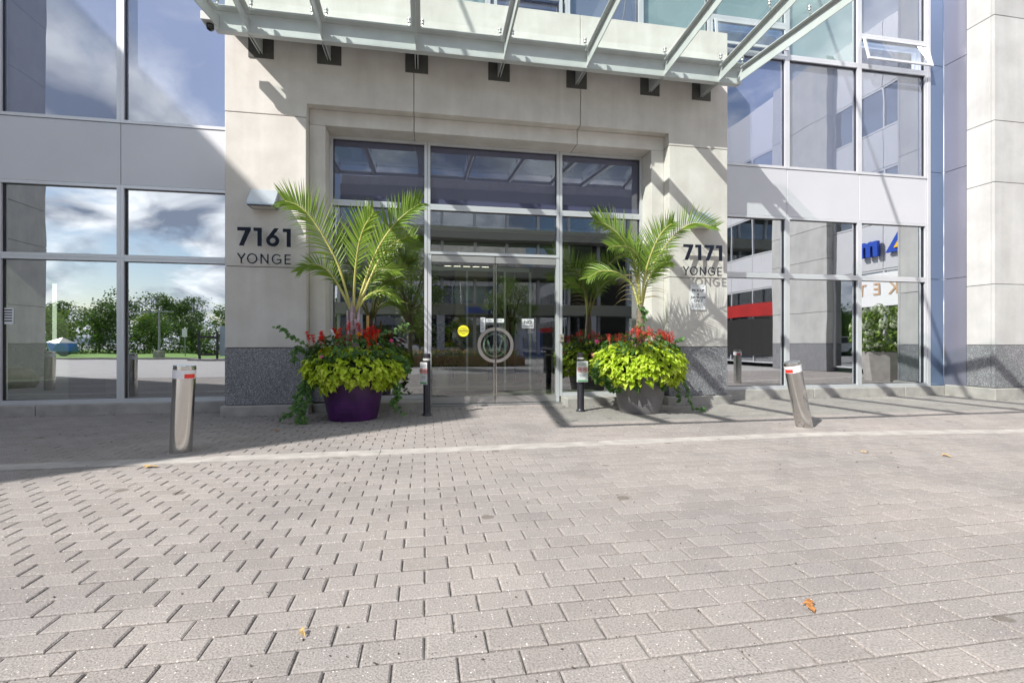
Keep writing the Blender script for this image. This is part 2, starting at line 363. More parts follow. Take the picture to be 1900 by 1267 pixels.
def text(name, s, size, loc, m, parent=None, rotz=0, bold=0.0, sx=1.0, align='CENTER', ext=.0006, facing=-1):
    cu = bpy.data.curves.new('t', 'FONT'); cu.body = s; cu.size = size; cu.align_x = align; cu.align_y = 'CENTER'
    cu.extrude = ext; cu.offset = bold; cu.resolution_u = 3
    o = bpy.data.objects.new('t', cu); COL.objects.link(o)
    me = bpy.data.meshes.new_from_object(o); bpy.data.objects.remove(o); bpy.data.curves.remove(cu)
    M = Matrix.Translation(loc) @ Matrix.Rotation(rotz, 4, 'Z') @ Matrix.Rotation(pi/2, 4, 'X') @ Matrix.Diagonal((sx, 1, 1, 1))
    me.transform(M); me.name = name; me.materials.clear()
    return obj(name, me, m, parent)
def catmull(P, n):
    P = [Vector(p) for p in P]; Q = [P[0]*2-P[1]] + P + [P[-1]*2-P[-2]]; out = []
    for k in range(n):
        u = k/(n-1)*(len(P)-1); i = min(int(u), len(P)-2); t = u-i
        a, b, c, d = Q[i:i+4]
        out.append(.5*((2*b)+(c-a)*t+(2*a-5*b+4*c-d)*t*t+(3*b-a-3*c+d)*t**3))
    return out

# ================================================================== THE SETTING
o = obj('ground', B(-260, 260, -260, 40, -.5, -.06), ASPH, kind='structure')
o = obj('plaza', B(-40, 40, -18.9, .2, -.055, -.003), PLAZA, kind='structure')
pav = obj('pavement', B(-14, 17, .21, 9.5, -.058, -.011), BED, kind='structure')
obj('lawn', B(-150, -7, -62, -19.2, -.055, .06), GRASS, kind='structure')
obj('lawn_kerb', B(-150, -6.8, -19.19, -19.0, -.055, .12), CURB, kind='structure')
PL_, PW_, PY0 = .252, .1525, .11
GAP = .0088
def paver_verts(cx, cy, hx, hy, rnd, z0=-.05, ch=.0075):
    dz = rnd.uniform(-.0013, .0013); tx = rnd.uniform(-.006, .006); ty = rnd.uniform(-.008, .008)
    jx = rnd.uniform(-.0022, .0022); jy = rnd.uniform(-.002, .002)
    V = []
    for (ex, ey, z) in ((1, 1, z0), (1, 1, -ch*.6), (1-ch/hx, 1-ch/hy, 0)):
        for sx_, sy_ in ((-1, -1), (1, -1), (1, 1), (-1, 1)):
            x = sx_*hx*ex; y = sy_*hy*ey
            if z == 0: x += rnd.uniform(-.0022, .0022); y += rnd.uniform(-.0018, .0018)
            V.append((cx+x+jx, cy+y+jy, z+(dz+tx*x+ty*y if z > z0 else 0)))
    return V
PF = [(8, 9, 10, 11)] + [(4+i, 4+(i+1) % 4, 8+(i+1) % 4, 8+i) for i in range(4)] + [(i, (i+1) % 4, 4+(i+1) % 4, 4+i) for i in range(4)]
def strip_y(x):
    pts = ((-14, 5.70), (-4, 5.62), (-1, 5.62), (2.3, 5.66), (5, 5.70), (8.2, 5.42), (12, 4.9), (17, 4.0))
    for (a, ya), (b, yb) in zip(pts, pts[1:]):
        if a <= x <= b: return ya+(yb-ya)*(x-a)/(b-a)
    return 5.6
cells = []
for r in range(1, 61):
    y0 = PY0+r*PW_; off = -.126 if r % 2 else 0
    if y0+PW_ > 9.45: break
    for c in range(-54, 66):
        x0 = c*PL_+off; cx = x0+PL_/2; cy = y0+PW_/2
        if abs(cy-strip_y(cx)) < .10: continue
        cells.append((cx, cy))
cs, sn = cos(radians(10.18)), sin(radians(10.18))
def vis(cx, cy):
    zc = cx*sn+cy*cs; xc = cx*cs-cy*sn
    return zc > 1.68 and abs(xc) < 1.09*zc
near = sorted([q for q in cells if vis(*q)], key=lambda q: q[0]*sn+q[1]*cs)[:300]
ns = set(near)
proto = []
rr = random.Random(3)
for k in range(24):
    me = bpy.data.meshes.new('paver'); me.from_pydata(paver_verts(0, 0, PL_/2-GAP/2, PW_/2-GAP/2, rr), [], PF); me.materials.append(PAVER); proto.append(me)
for q in near:
    o = bpy.data.objects.new('paver', rr.choice(proto)); o.location = (q[0], q[1], 0); COL.objects.link(o); o.parent = pav
V, F = [], []
for q in cells:
    if q in ns: continue
    b0 = len(V); V += paver_verts(q[0], q[1], PL_/2-GAP/2, PW_/2-GAP/2, rr); F += [tuple(b0+i for i in f) for f in PF]
me = bpy.data.meshes.new('pavers_beyond'); me.from_pydata(V, [], F)
obj('far_paver', me, PAVER, pav, kind='stuff')
# concrete band across the pavers, in poured lengths
xs = [-14, -9, -5.8, -3.2, -.5, 2.3, 5.0, 7.2, 9.6, 12, 17]
for a, b in zip(xs, xs[1:]):
    bm = bmesh.new(); a += .004; b -= .004; ya, yb = strip_y(a), strip_y(b); h = .128
    v = [bm.verts.new(p) for p in ((a, ya-h, -.05), (b, yb-h, -.05), (b, yb+h, -.05), (a, ya+h, -.05), (a, ya-h, .003), (b, yb-h, .003), (b, yb+h, .003), (a, ya+h, .003))]
    for f in ((0,3,2,1),(4,5,6,7),(0,1,5,4),(1,2,6,5),(2,3,7,6),(3,0,4,7)): bm.faces.new([v[i] for i in f])
    obj('concrete_strip', bm, STRIPC, pav)

# ================================================================== THE BUILDING
bld = thing('apartment_building', 'pale stone and glass building front with framed entrance portal', 'building', (1.35, 9.4, 0))
FY = 9.45
def stone(x0, x1, y0, y1, z0, z1, m=None, name='stone_panel', bev=.006):
    return obj(name, B(x0, x1, y0, y1, z0, z1, bev), m or STONE, bld)
g_ = .005
PX0, PX1, PF_, SF_ = -3.307, 6.003, 8.83, 9.03
A0, A1, B0, B1 = -2.016, 4.727, -1.744, 4.453
for (a, b) in ((PX0, A0), (A1, PX1)):
    stone(a, b, PF_, FY, .18, 1.14-g_, GRANITE, 'granite_panel')
    stone(a, b, PF_, FY, 1.14+g_, 2.515-g_, bev=.010)
    stone(a, b, PF_, FY, 2.515+g_, 5.11-g_, bev=.010)
for (a, b) in ((A0+.003, B0), (B1, A1-.003)):
    stone(a, b, SF_, 9.56, .18, 1.14-g_, GRANITE, 'granite_panel')
    stone(a, b, SF_, 9.56, 1.14+g_, 2.515-g_)
    stone(a, b, SF_, 9.56, 2.515+g_, 5.08-g_)
# lintel in three lengths
js = [PX0, -.2, 2.91, PX1]
for i in range(3):
    a, b = js[i]+(g_ if i else 0), js[i+1]-(g_ if i < 2 else 0)
    bm = bmesh.new(); zl = 5.354
    # outer length with legs down to the joint at either end
    if i == 0: pts = [(a, 5.11+g_), (A0, 5.11+g_), (A0, zl), (b, zl), (b, 7.46), (a, 7.46)]
    elif i == 2: pts = [(a, zl), (A1, zl), (A1, 5.11+g_), (b, 5.11+g_), (b, 7.46), (a, 7.46)]
    else: pts = [(a, zl), (b, zl), (b, 7.46), (a, 7.46)]
    prism_y(bm, pts, PF_, FY-.12)
    bmesh.ops.bevel(bm, geom=bm.edges[:], offset=.007, segments=1, affect='EDGES')
    obj('lintel_panel', bm, STONE, bld)
    a2, b2 = max(a, A0+.003), min(b, A1-.003)
    obj('lintel_soffit_panel', B(a2, b2, SF_, 9.56, 5.08, 5.353, .006), STONE, bld)
obj('backing_wall', B(PX0+.02, A0-.02, 8.86, 9.4, .0, 7.4), CANDK, bld)
obj('backing_wall', B(A1+.02, PX1-.02, 8.86, 9.4, .0, 7.4), CANDK, bld)
obj('backing_wall', B(A0-.02, A1+.02, 8.86, 9.02, 5.37, 7.4), CANDK, bld)
# plinths
for (a, b) in ((PX0-.05, A0+.06), (A1-.06, PX1+.06)):
    obj('plinth_block', B(a, b, 8.755, 9.46, -.03, .172, .014), CURB, bld)
obj('plinth_block', B(A0+.062, .02, 8.99, 9.46, -.03, .150, .01), CURB, bld)
obj('plinth_block', B(2.70, A1-.062, 8.99, 9.46, -.03, .150, .01), CURB, bld)
obj('door_sill', B(.024, 2.696, 9.36, 9.62, -.03, .035, .008), mat('sill_metal', (.3, .3, .3), .4, .6), bld)
x = -13.6
while x < PX0-.3:
    e = min(x+2.4, PX0-.055); obj('kerb_block', B(x, e-.008, 9.34, 9.6, -.03, .19, .012), CURB, bld); x += 2.4
x = PX1+.065
while x < 11.9:
    e = min(x+2.4, 11.98); obj('kerb_block', B(x, e-.008, 9.34, 9.6, -.03, .21, .012), CURB, bld); x += 2.4

def window(x0, x1, z0, z1, glass, blind=None, y=FY, fw=.055, fd=.10, blind_d=.13, name='window', bottom=0, top=0):
    bm = bmesh.new(); y0 = y-.07; y1 = y0+fd; g = .0012
    box(bm, x0+g, x0+fw, y0, y1, z0+g, z1-g); box(bm, x1-fw, x1-g, y0, y1, z0+g, z1-g)
    box(bm, x0+fw+.0005, x1-fw-.0005, y0+.002, y1, z0+g, z0+fw+bottom); box(bm, x0+fw+.0005, x1-fw-.0005, y0+.002, y1, z1-fw-top, z1-g)
    # dark glazing bead set back
    w = obj(name, bm, FRAME, bld)
    i = .008
    gk = bmesh.new(); a, b, c, d = x0+fw, x1-fw, z0+fw+bottom, z1-fw-top
    box(gk, a+.0006, a+i, y-.03, y+.01, c, d); box(gk, b-i, b-.0006, y-.03, y+.01, c, d); box(gk, a+i, b-i, y-.03, y+.01, c+.0006, c+i); box(gk, a+i, b-i, y-.03, y+.01, d-i, d-.0006)
    obj('gasket', gk, BLACKM, w)
    pm = bmesh.new(); vv = [pm.verts.new(p) for p in ((a, y, c), (b, y, c), (b, y, d), (a, y, d))]; pm.faces.new(vv)
    obj('pane', pm, glass, w)
    if blind:
        obj('blind', B(x0+.01, x1-.01, y+.036 if blind_d < .2 else y+blind_d, y+.046 if blind_d < .2 else y+blind_d+.01, z0+.01, z1-.01), blind, w)
    return w
def spandrel(x0, x1, z0, z1):
    return obj('spandrel_panel', B(x0+.004, x1-.004, FY-.055, FY+.05, z0, z1, .004), SPAN, bld)
# left wing of glazing
LM = [-13.68, -12.4, -10.6, -8.78, -6.975, -5.165, -3.33]
for a, b in zip(LM, LM[1:]):
    window(a, b, .192, 2.685, GL_LOW, bottom=.02)
    window(a, b, 2.685, 3.945, GL_LOW)
    spandrel(a, b, 3.95, 5.005)
    window(a, b, 5.01, 8.2, GL_UP, BLINDL)
    spandrel(a, b, 8.205, 9.2); window(a, b, 9.21, 12.0, GL_UP, BLINDL)
RM = [5.98, 7.829, 9.679, 11.52]
for i, (a, b) in enumerate(zip(RM, RM[1:])):
    window(a, b, .212, 2.685, GL_LOW, bottom=.02)
    window(a, b, 2.685, 3.985, GL_LOW)
    spandrel(a, b, 3.99, 5.03)
    window(a, b, 5.035, 7.49, GL_UP, BLINDR if i else BLINDL)
    if i == 1:
        window(a, b, 7.49, 10.4, GL_UP, BLINDG)
    else:
        window(a, b, 8.17, 10.4, GL_UP, BLINDG if i == 0 else BLINDR)
        w = window(a, b, 7.49, 8.17, GL_UP, BLIND, blind_d=.3)
    spandrel(a, b, 10.41, 11.4)
# open awning sashes (hinged at the top, bottom pushed out)
def sash(x0, x1, z0, z1, ang):
    h = z1-z0; bm = bmesh.new(); y0 = 9.36
    def T(p):  # rotate about top edge
        dy_, dz_ = p[1]-y0, p[2]-z1
        c_, s_ = cos(ang), sin(ang)
        return (p[0], y0+dy_*c_+dz_*s_*1.0, z1+dz_*c_-dy_*s_)
    fw = .055
    box(bm, x0, x0+fw, y0-.03, y0, z0, z1); box(bm, x1-fw, x1, y0-.03, y0, z0, z1)
    box(bm, x0+fw, x1-fw, y0-.03, y0, z0, z0+fw); box(bm, x0+fw, x1-fw, y0-.03, y0, z1-fw, z1)
    for v in bm.verts: v.co = T(v.co)
    w = obj('awning_sash', bm, FRAME, bld, label='open top-hung window sash pushed outwards')
    pm = bmesh.new(); vv = [pm.verts.new(T(p)) for p in ((x0+fw, y0-.015, z0+fw), (x1-fw, y0-.015, z0+fw), (x1-fw, y0-.015, z1-fw), (x0+fw, y0-.015, z1-fw))]; pm.faces.new(vv)
    obj('pane', pm, GL_UP, w)
    return w
sash(9.73, 11.48, 7.54, 8.12, radians(13))
sash(6.05, 7.78, 7.56, 8.10, radians(6))
# glazing above the portal, set back
UM = [-3.33, -.30, 1.2, 2.82, 4.40, 5.975]
for i, (a, b) in enumerate(zip(UM, UM[1:])):
    if i == 3:
        window(a, b, 7.4, 10.4, GL_UP, BLINDR)
    elif i == 2:
        window(a, b, 7.30, 8.22, GL_UP, BLIND); window(a, b, 8.22, 10.4, GL_UP, BLINDG)
        bm = bmesh.new(); box(bm, a+.12, b-.12, 9.33, 9.378, 7.5, 7.56); box(bm, a+.12, b-.12, 9.33, 9.378, 8.06, 8.12)
        box(bm, a+.12, a+.18, 9.33, 9.378, 7.561, 8.059); box(bm, b-.18, b-.12, 9.33, 9.378, 7.561, 8.059); obj('vent_frame', bm, FRAME, bld)
    else:
        window(a, b, 7.4, 10.4, GL_UP, BLINDG)
    spandrel(a, b, 10.41, 11.4)
obj('balcony_slab', B(PX0+.03, PX1-.03, 9.332, 9.374, 5.12, 7.40), CURB, bld)
obj('upper_wall', B(-13.68, 5.975, 9.47, 9.9, 12.01, 20), STONE, bld)
obj('upper_wall', B(5.98, 16.4, 9.47, 9.9, 11.41, 20), STONE, bld)
obj('upper_wall', B(-3.3, 5.975, 9.47, 9.9, 11.41, 12.0), STONE, bld)
# bluish metal corner and grey cladding
obj('edge_frame', B(11.523, 11.60, 9.37, 9.5, .2, 11.4), FRAME, bld)
for z0, z1 in ((.22, 2.70), (2.71, 5.2), (5.21, 7.7), (7.71, 11.4)):
    obj('metal_panel', B(11.603, 11.996, 9.40, 9.5, z0, z1, .003), BLUEM, bld)
    obj('metal_panel', B(12.0, 12.1, 8.915, 9.39, z0, z1, .003), GREYM, bld)
# projecting stone pier on the right
zs = [.25, 1.17, 2.48, 4.67, 5.99, 8.25, 10.5]
for z0, z1 in zip(zs, zs[1:]):
    mm = GRANITE if z0 < 1 else PIER; nm = 'granite_panel' if z0 < 1 else 'stone_panel'
    obj(nm, B(12.0, 12.075, 8.44, 8.91, z0+g_, z1-g_, .006), mm, bld)      # side face panels
    x = 12.003
    while x < 16.4:
        e = min(x+2.9, 16.45); obj(nm, B(x, e-.01, 8.37, 8.435, z0+g_, z1-g_, .006), mm, bld); x += 2.9
obj('backing_wall', B(12.08, 16.5, 8.45, 9.4, 0, 20), CANDK, bld)
obj('backing_wall', B(12.0, 16.45, 8.38, 8.44, 10.51, 20), STONE, bld)
obj('plinth_block', B(11.93, 16.4, 8.30, 9.33, -.03, .245, .015), CURB, bld)
obj('backing_wall', B(11.6, 12.0, 9.52, 9.6, 0, 20), CANDK, bld)
# ------- interior behind the glass
obj('inner_floor', B(-13.6, 12, 9.61, 19, -.05, .03), INF, bld)
obj('inner_wall', B(-13.6, 12, 18, 18.2, .03, 7), INW, bld)
obj('inner_ceiling', B(-13.6, -2.0, 9.62, 18, 4.2, 4.4), INC, bld)
obj('inner_ceiling', B(4.8, 12, 9.62, 18, 4.2, 4.4), INC, bld)
obj('inner_ceiling', B(-1.99, 4.79, 9.62, 18, 5.1, 5.2), INC, bld)
for a, b in ((-2.3, -2.0), (4.8, 5.1)): obj('inner_wall', B(a, b, 9.62, 18, .03, 5.2), mat('inner_wall_dark', (.05, .05, .05), .8), bld)
obj('inner_wall', B(11.2, 11.55, 9.6, 18, .03, 4.2), GRWALL, bld)
for x, y in ((-11, 12.2), (-7.6, 12.0), (-5.0, 12.4), (9.2, 12)):
    obj('inner_column', B(x, x+.45, y, y+.45, .03, 4.2), mat('inner_column_paint', (.30, .26, .18), .8), bld)
for x, z0, z1 in ((-7.6, 1.2, 2.45), (-4.0, 1.3, 2.0)):
    bm = bmesh.new(); tube(bm, [(x, 11.6, z0), (x, 11.6, z1)], .035, 10); obj('tube_light', bm, tube_m, bld)
# vestibule behind the doors
bm = bmesh.new()
for x in (.10, 1.0, 1.95, 2.6): box(bm, x, x+.05, 12.0, 12.06, .03, 3.0)
box(bm, .15, 2.6, 12.0, 12.06, 3.001, 3.10); box(bm, -1.9, 4.7, 12.0, 12.06, 4.0, 4.12)
obj('inner_door_frame', bm, FRAME, bld)
obj('door_mat', B(.25, 2.5, 9.9, 11.8, .031, .042), MATF, bld)
for k in range(6): obj('floor_band', B(-1.9, 4.7, 12.4+k*.9, 12.75+k*.9, .031, .036), mat('floor_band_stone', (.38, .35, .31), .4), bld)
obj('inner_panel', B(-.9, .2, 15.2, 15.3, .03, 3.6), OLIVE, bld)
obj('inner_panel', B(.9, 1.9, 14.8, 14.9, .03, 3.4), OLIVE, bld)
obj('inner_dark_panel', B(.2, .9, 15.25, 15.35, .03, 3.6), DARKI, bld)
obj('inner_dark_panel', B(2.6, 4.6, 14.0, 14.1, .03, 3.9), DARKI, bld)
obj('inner_beam', B(-1.9, 4.7, 13.2, 13.6, 3.55, 3.95), mat('inner_beam_paint', (.30, .36, .30), .7), bld)
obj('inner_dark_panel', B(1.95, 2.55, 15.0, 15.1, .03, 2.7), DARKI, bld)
bm = bmesh.new()
for k in range(5): box(bm, .5+k*.25, .68+k*.25, 12.9, 13.0, 3.22, 3.25)
obj('inner_downlight', bm, tube_m, bld)
obj('poster', B(2.55, 3.2, 13.0, 13.02, .8, 1.55), SIGNB, bld)

# ------- entrance screen and doors
EY = 9.50
EV = [B0, .041, 2.668, B1]
def ewin(i, z0, z1, glass, blind=None, **k): return window(EV[i]+.002, EV[i+1]-.002, z0, z1, glass, blind, y=EY, **k)
for i in range(3): ewin(i, 3.84, 5.078, GL_TR, BLIND)
ewin(0, .152, 3.84, GL_ENT, bottom=.02); ewin(2, .152, 3.84, GL_ENT, bottom=.02); ewin(1, 2.93, 3.84, GL_ENT)
def door(x0, x1, holes):
    bm = bmesh.new(); y0, y1 = EY-.045, EY+.005
    box(bm, x0+.002, x1-.002, y0-.01, y1, 2.79, 2.915)           # header rail
    if holes:
        for k in range(5): box(bm, x0+.15+k*.25, x0+.175+k*.25, y0-.014, y0-.0105, 2.845, 2.86)
    d = obj('door', bm, mat('door_rail_metal', (.45, .44, .44), .35, .6, .05, 3), bld)
    r = bmesh.new(); box(r, x0+.002, x1-.002, y0, y1, .045, .175); obj('bottom_rail', r, MATS['door_rail_metal'], d)
    st = bmesh.new(); e = x1-.024 if holes else x0+.004
    box(st, e, e+.020, y0-.004, y1, .176, 2.789); obj('stile', st, STEEL, d)
    pm = bmesh.new(); vv = [pm.verts.new(p) for p in ((x0+.01, EY-.02, .17), (x1-.01, EY-.02, .17), (x1-.01, EY-.02, 2.8), (x0+.01, EY-.02, 2.8))]; pm.faces.new(vv)
    obj('pane', pm, GL_DOOR, d)
    # half-ring pull handle
    hb = bmesh.new(); c = (1.358, 1.18); n = 22; R1, R2 = .345, .282
    a0 = (pi/2, 3*pi/2) if holes else (-pi/2, pi/2)
    P = [(a0[0]+(a0[1]-a0[0])*k/n) for k in range(n+1)]; shx = -.012 if holes else .012
    pts_o = [(c[0]+shx+R1*cos(a), c[1]+R1*sin(a)) for a in P]; pts_i = [(c[0]+shx+R2*cos(a), c[1]+R2*sin(a)) for a in P]
    for k in range(n):
        prs = [pts_o[k], pts_o[k+1], pts_i[k+1], pts_i[k]]
        f = [hb.verts.new((x, EY-.13, z)) for x, z in prs]; b = [hb.verts.new((x, EY-.10, z)) for x, z in prs]
        hb.faces.new(f); hb.faces.new(b[::-1]); hb.faces.new((f[0], f[1], b[1], b[0])); hb.faces.new((f[3], f[2], b[2], b[3]))
    for a in (P[3], P[-4]):
        q = (c[0]+shx+.305*cos(a), c[1]+.305*sin(a)); tube(hb, [(q[0], EY-.10, q[1]), (q[0], EY-.02, q[1])], .012, 8)
    bmesh.ops.remove_doubles(hb, verts=hb.verts[:], dist=.0002)
    obj('ring_handle', hb, mat('handle_steel', (.62, .58, .57), .28, .9), d)
    return d
dL = door(.12, 1.352, True); dR = door(1.364, 2.60, False)
jb = bmesh.new(); box(jb, .045, .118, EY-.06, EY+.06, .04, 2.925); box(jb, 2.602, 2.664, EY-.06, EY+.06, .04, 2.925); obj('door_jamb', jb, FRAME, bld)
# frosted crest behind the handles
lb = bmesh.new(); n = 40; c = (1.36, 1.175)
for k in range(n):
    a, b = 2*pi*k/n, 2*pi*(k+1)/n
    lb.faces.new([lb.verts.new((c[0]+r*cos(t), EY+.012, c[1]+r*sin(t))) for r, t in ((.235, a), (.235, b), (.210, b), (.210, a))])
def stroke(bm, p, q, w, y0, y1):
    p, q = Vector(p), Vector(q); d = (q-p).normalized(); nrm = Vector((-d.y, d.x))*w/2
    prism_y(bm, [tuple(p+nrm), tuple(q+nrm), tuple(q-nrm), tuple(p-nrm)], y0, y1)
for p, q in (((1.22, 1.28), (1.29, 1.02)), ((1.29, 1.02), (1.345, 1.2)), ((1.375, 1.2), (1.43, 1.02)), ((1.43, 1.02), (1.50, 1.28))): stroke(lb, p, q, .035, EY+.014, EY+.016)
obj('frosted_logo', lb, FROST, dR)
for k, (x0, sgn) in enumerate(((1.18, 'PULL'), (1.37, 'PULL'))):
    p = obj('pull_plate', B(x0, x0+.17, EY-.032, EY-.026, 1.625, 1.70), WHITE, dL if k == 0 else dR)
    text('lettering', sgn, .045, (x0+.085, EY-.0335, 1.662), PIN, dL if k == 0 else dR)
obj('hours_notice', B(1.07, 1.165, EY-.031, EY-.026, 1.43, 1.72), WHITE, dL)
lb = bmesh.new()
for k in range(9): box(lb, 1.08, 1.15-(k % 3)*.012, EY-.033, EY-.0315, 1.695-k*.029, 1.703-k*.029)
obj('lettering', lb, BLACK, dL)
ns_ = thing('no_soliciting_sign', 'small white NO SOLICITING sign stuck on the right door glass', 'sign', (2.02, 9.47, 1.51))
obj('plate', B(1.90, 2.145, EY-.034, EY-.026, 1.515, 1.70), WHITE, ns_)
text('lettering', 'NO', .10, (2.022, EY-.036, 1.632), BLACK, ns_, bold=.002); text('lettering', 'SOLICITING', .038, (2.022, EY-.036, 1.553), BLACK, ns_, bold=.0006)
cs_ = thing('caution_sticker', 'round yellow CAUTION sticker on the left door glass', 'sticker', (.735, 9.47, 1.345))
bm = bmesh.new(); n = 32
prism_y(bm, [(.735+.11*cos(2*pi*k/n), 1.455+.11*sin(2*pi*k/n)) for k in range(n)], EY-.030, EY-.026); obj('disc', bm, YEL, cs_)
bm = bmesh.new(); box(bm, .635, .835, EY-.0325, EY-.031, 1.487, 1.492); box(bm, .635, .835, EY-.0325, EY-.031, 1.418, 1.423); obj('ruled_line', bm, BLACK, cs_)
text('lettering', 'CAUTION', .046, (.735, EY-.032, 1.455), BLACK, cs_, bold=.0015); text('lettering', 'AUTOMATIC', .02, (.735, EY-.032, 1.515), BLACK, cs_); text('lettering', 'DOOR', .02, (.735, EY-.032, 1.395), BLACK, cs_)
ic = thing('door_intercom', 'small steel intercom button box on the mullion right of the doors', 'intercom', (2.70, 9.42, 1.24))
obj('housing', B(2.655, 2.745, 9.385, 9.428, 1.24, 1.40, .006), mat('intercom_metal', (.42, .40, .36), .4, .5), ic)
bm = bmesh.new(); tube(bm, [(2.70, 9.372, 1.325), (2.70, 9.386, 1.325)], .02, 14); obj('button', bm, STEEL, ic)
nt_ = thing('window_notice', 'white printed notice inside the far left ground-floor window', 'notice', (-6.87, 9.46, 1.53))
obj('sheet', B(-6.925, -6.78, 9.438, 9.443, 1.54, 1.81), WHITE, nt_)
bm = bmesh.new()
for k in range(5): box(bm, -6.91, -6.80, 9.436, 9.4375, 1.765-k*.045, 1.785-k*.045)
obj('lettering', bm, BLACK, nt_)

# ================================================================== CANOPY
can = thing('glass_canopy', 'pale green steel and glass canopy over the entrance', 'canopy', (1.345, 8.24, 6.12))
RISE = .081
C0, C1 = -3.165, 5.81
def zsec(y): return 6.12+RISE*(8.24-y)
# channel beam (Z section)
bm = bmesh.new(); box(bm, C0-.07, C1+.07, 8.23, 8.245, 6.121, 6.40); obj('channel_beam', bm, CANST, can)
bm = bmesh.new(); box(bm, C0-.07, C1+.07, 8.246, 8.37, 6.121, 6.134); box(bm, C0-.07, C1+.07, 8.231, 8.245, 6.107, 6.120); obj('bottom_flange', bm, CANST, can)
bm = bmesh.new(); box(bm, C0-.07, C1+.07, 8.11, 8.30, 6.401, 6.414); obj('top_flange', bm, CANST, can)
obj('flashing_plate', B(C0-.02, C1+.02, 8.10, 8.828, 6.4155, 6.424), CANST, can)
LEN = 5.6
ctr = 1.342
BX = [ctr+d for d in (-4.08, -2.98, -1.49, 0, 1.49, 2.98, 4.08)]
def rafter(x0, skew):
    d = Vector((skew, -1, RISE)); s0 = Vector((x0, 8.229, 0)); L_ = LEN/1.0
    p0 = s0; p1 = s0+Vector((skew*L_, -L_, RISE*L_))
    nn_ = Vector((1, skew, 0)).normalized()
    w = obj_web(p0, p1, nn_)
    return w, p0, p1, nn_
def obj_web(p0, p1, nn_):
    bm = bmesh.new(); t = .007
    def quadbox(a, b, zl0, zh0, zl1, zh1, hw):
        vs = []
        for P_, zl, zh in ((a, zl0, zh0), (b, zl1, zh1)):
            for s_ in (-1, 1):
                for z in (zl, zh): vs.append(bm.verts.new((P_.x+nn_.x*hw*s_, P_.y+nn_.y*hw*s_, z)))
        for f in ((0,1,3,2), (4,6,7,5), (0,4,5,1), (2,3,7,6), (1,5,7,3), (0,2,6,4)): bm.faces.new([vs[i] for i in f])
    dz = p1.z-p0.z
    quadbox(p0, p1, 6.125, 6.325, 6.125+dz+.06, 6.325+dz, t)
    w = obj('rafter', bm, CANST, can)
    bm = bmesh.new()
    q0 = p0+(p1-p0)*(.12/ (p1-p0).length); dz0 = q0.z-p0.z
    quadbox(q0, p1, 6.326+dz0, 6.340+dz0, 6.326+dz, 6.340+dz, .075)
    obj('top_plate', bm, CANST, w)
    return w
rafs = []
for x0, sk in [(C0, -.22)]+[(b, 0) for b in BX]+[(C1, .22)]: rafs.append(rafter(x0, sk))
# front edge tube
pL, pR = rafs[0][2], rafs[-1][2]
bm = bmesh.new(); tube(bm, [(pL.x, pL.y, 6.30+pL.z), (pR.x, pR.y, 6.30+pR.z)], .06, 10); obj('front_tube', bm, CANST, can)
# glass sheets on point fittings
def edge_x(i, y):
    w, p0, p1, _ = rafs[i]; t = (p0.y-y)/LEN; return p0.x+(p1.x-p0.x)*t
ys = [8.30, 6.55, 4.75, 2.85]
for i in range(8):
    for ya, yb in zip(ys, ys[1:]):
        bm = bmesh.new(); ya_, yb_ = ya-.008, yb+.008; m0, m1 = .008, .008
        a0 = -.28 if i == 0 else m0; a1 = .28 if i == 7 else -m1
        pts = [(edge_x(i, ya_)+a0, ya_), (edge_x(i+1, ya_)+a1, ya_), (edge_x(i+1, yb_)+a1, yb_), (edge_x(i, yb_)+a0, yb_)]
        zt = lambda y: 6.47+RISE*(8.24-y)
        v = [bm.verts.new((x, y, zt(y))) for x, y in pts]; bm.faces.new(v)
        obj('glass_pane', bm, GL_CAN, can)
fm = bmesh.new()
tube(fm, [(0, 0, 0), (0, 0, .055)], .010, 8); tube(fm, [(0, 0, .05), (0, 0, .078)], .026, 12); tube(fm, [(0, 0, .095), (0, 0, .118)], .030, 12); tube(fm, [(0, 0, .078), (0, 0, .095)], .014, 8); tube(fm, [(0, 0, .01), (-.085, 0, .0)], .010, 6)
bmesh.ops.recalc_face_normals(fm, faces=fm.faces[:])
fme = bpy.data.meshes.new('glass_fitting'); fm.to_mesh(fme); fm.free(); fme.materials.append(mat('fitting_steel', (.55, .55, .54), .3, .8))
fme.polygons.foreach_set('use_smooth', [True]*len(fme.polygons)); fme.set_sharp_from_angle(angle=radians(35))
for i in range(9):
    for y in (8.02, 6.75, 6.35, 4.95, 4.55, 3.05):
        for s_ in (-1, 1):
            if (i == 0 and s_ < 0) or (i == 8 and s_ > 0): continue
            o = bpy.data.objects.new('glass_fitting', fme); COL.objects.link(o); o.parent = can; o.matrix_parent_inverse = ROOTLOC[can.name]
            o.location = (edge_x(i, y)+s_*.105, y, 6.352+RISE*(8.24-y)); o.rotation_euler = (0, 0, 0 if s_ > 0 else pi)
for x in BX:
    obj('wall_plate', B(x-.20, x+.20, 8.815, 8.829, 6.05, 6.414), CANDK, can)
    bm = bmesh.new()
    for s_ in (-1, 1):
        prism_x(bm, [(8.30, 6.105), (8.815, 6.115), (8.815, 6.40), (8.372, 6.40), (8.372, 6.118), (8.30, 6.117)], x+s_*.022-.006, x+s_*.022+.006)
    obj('wall_bracket', bm, CANST, can)
    bm = bmesh.new(); tube(bm, [(x-.04, 8.55, 6.30), (x+.04, 8.55, 6.30)], .016, 8); obj('bolt', bm, PIN, can)
for x in (BX[0], BX[-1]):
    bm = bmesh.new(); tube(bm, [(x, 9.46, 16.7), (x, 4.45, 6.66)], .035, 8); obj('tie_rod', bm, RODM, can)
sc_ = thing('dome_camera', 'small black dome camera under the left end of the canopy beam', 'camera', (-3.30, 8.3, 6.05))
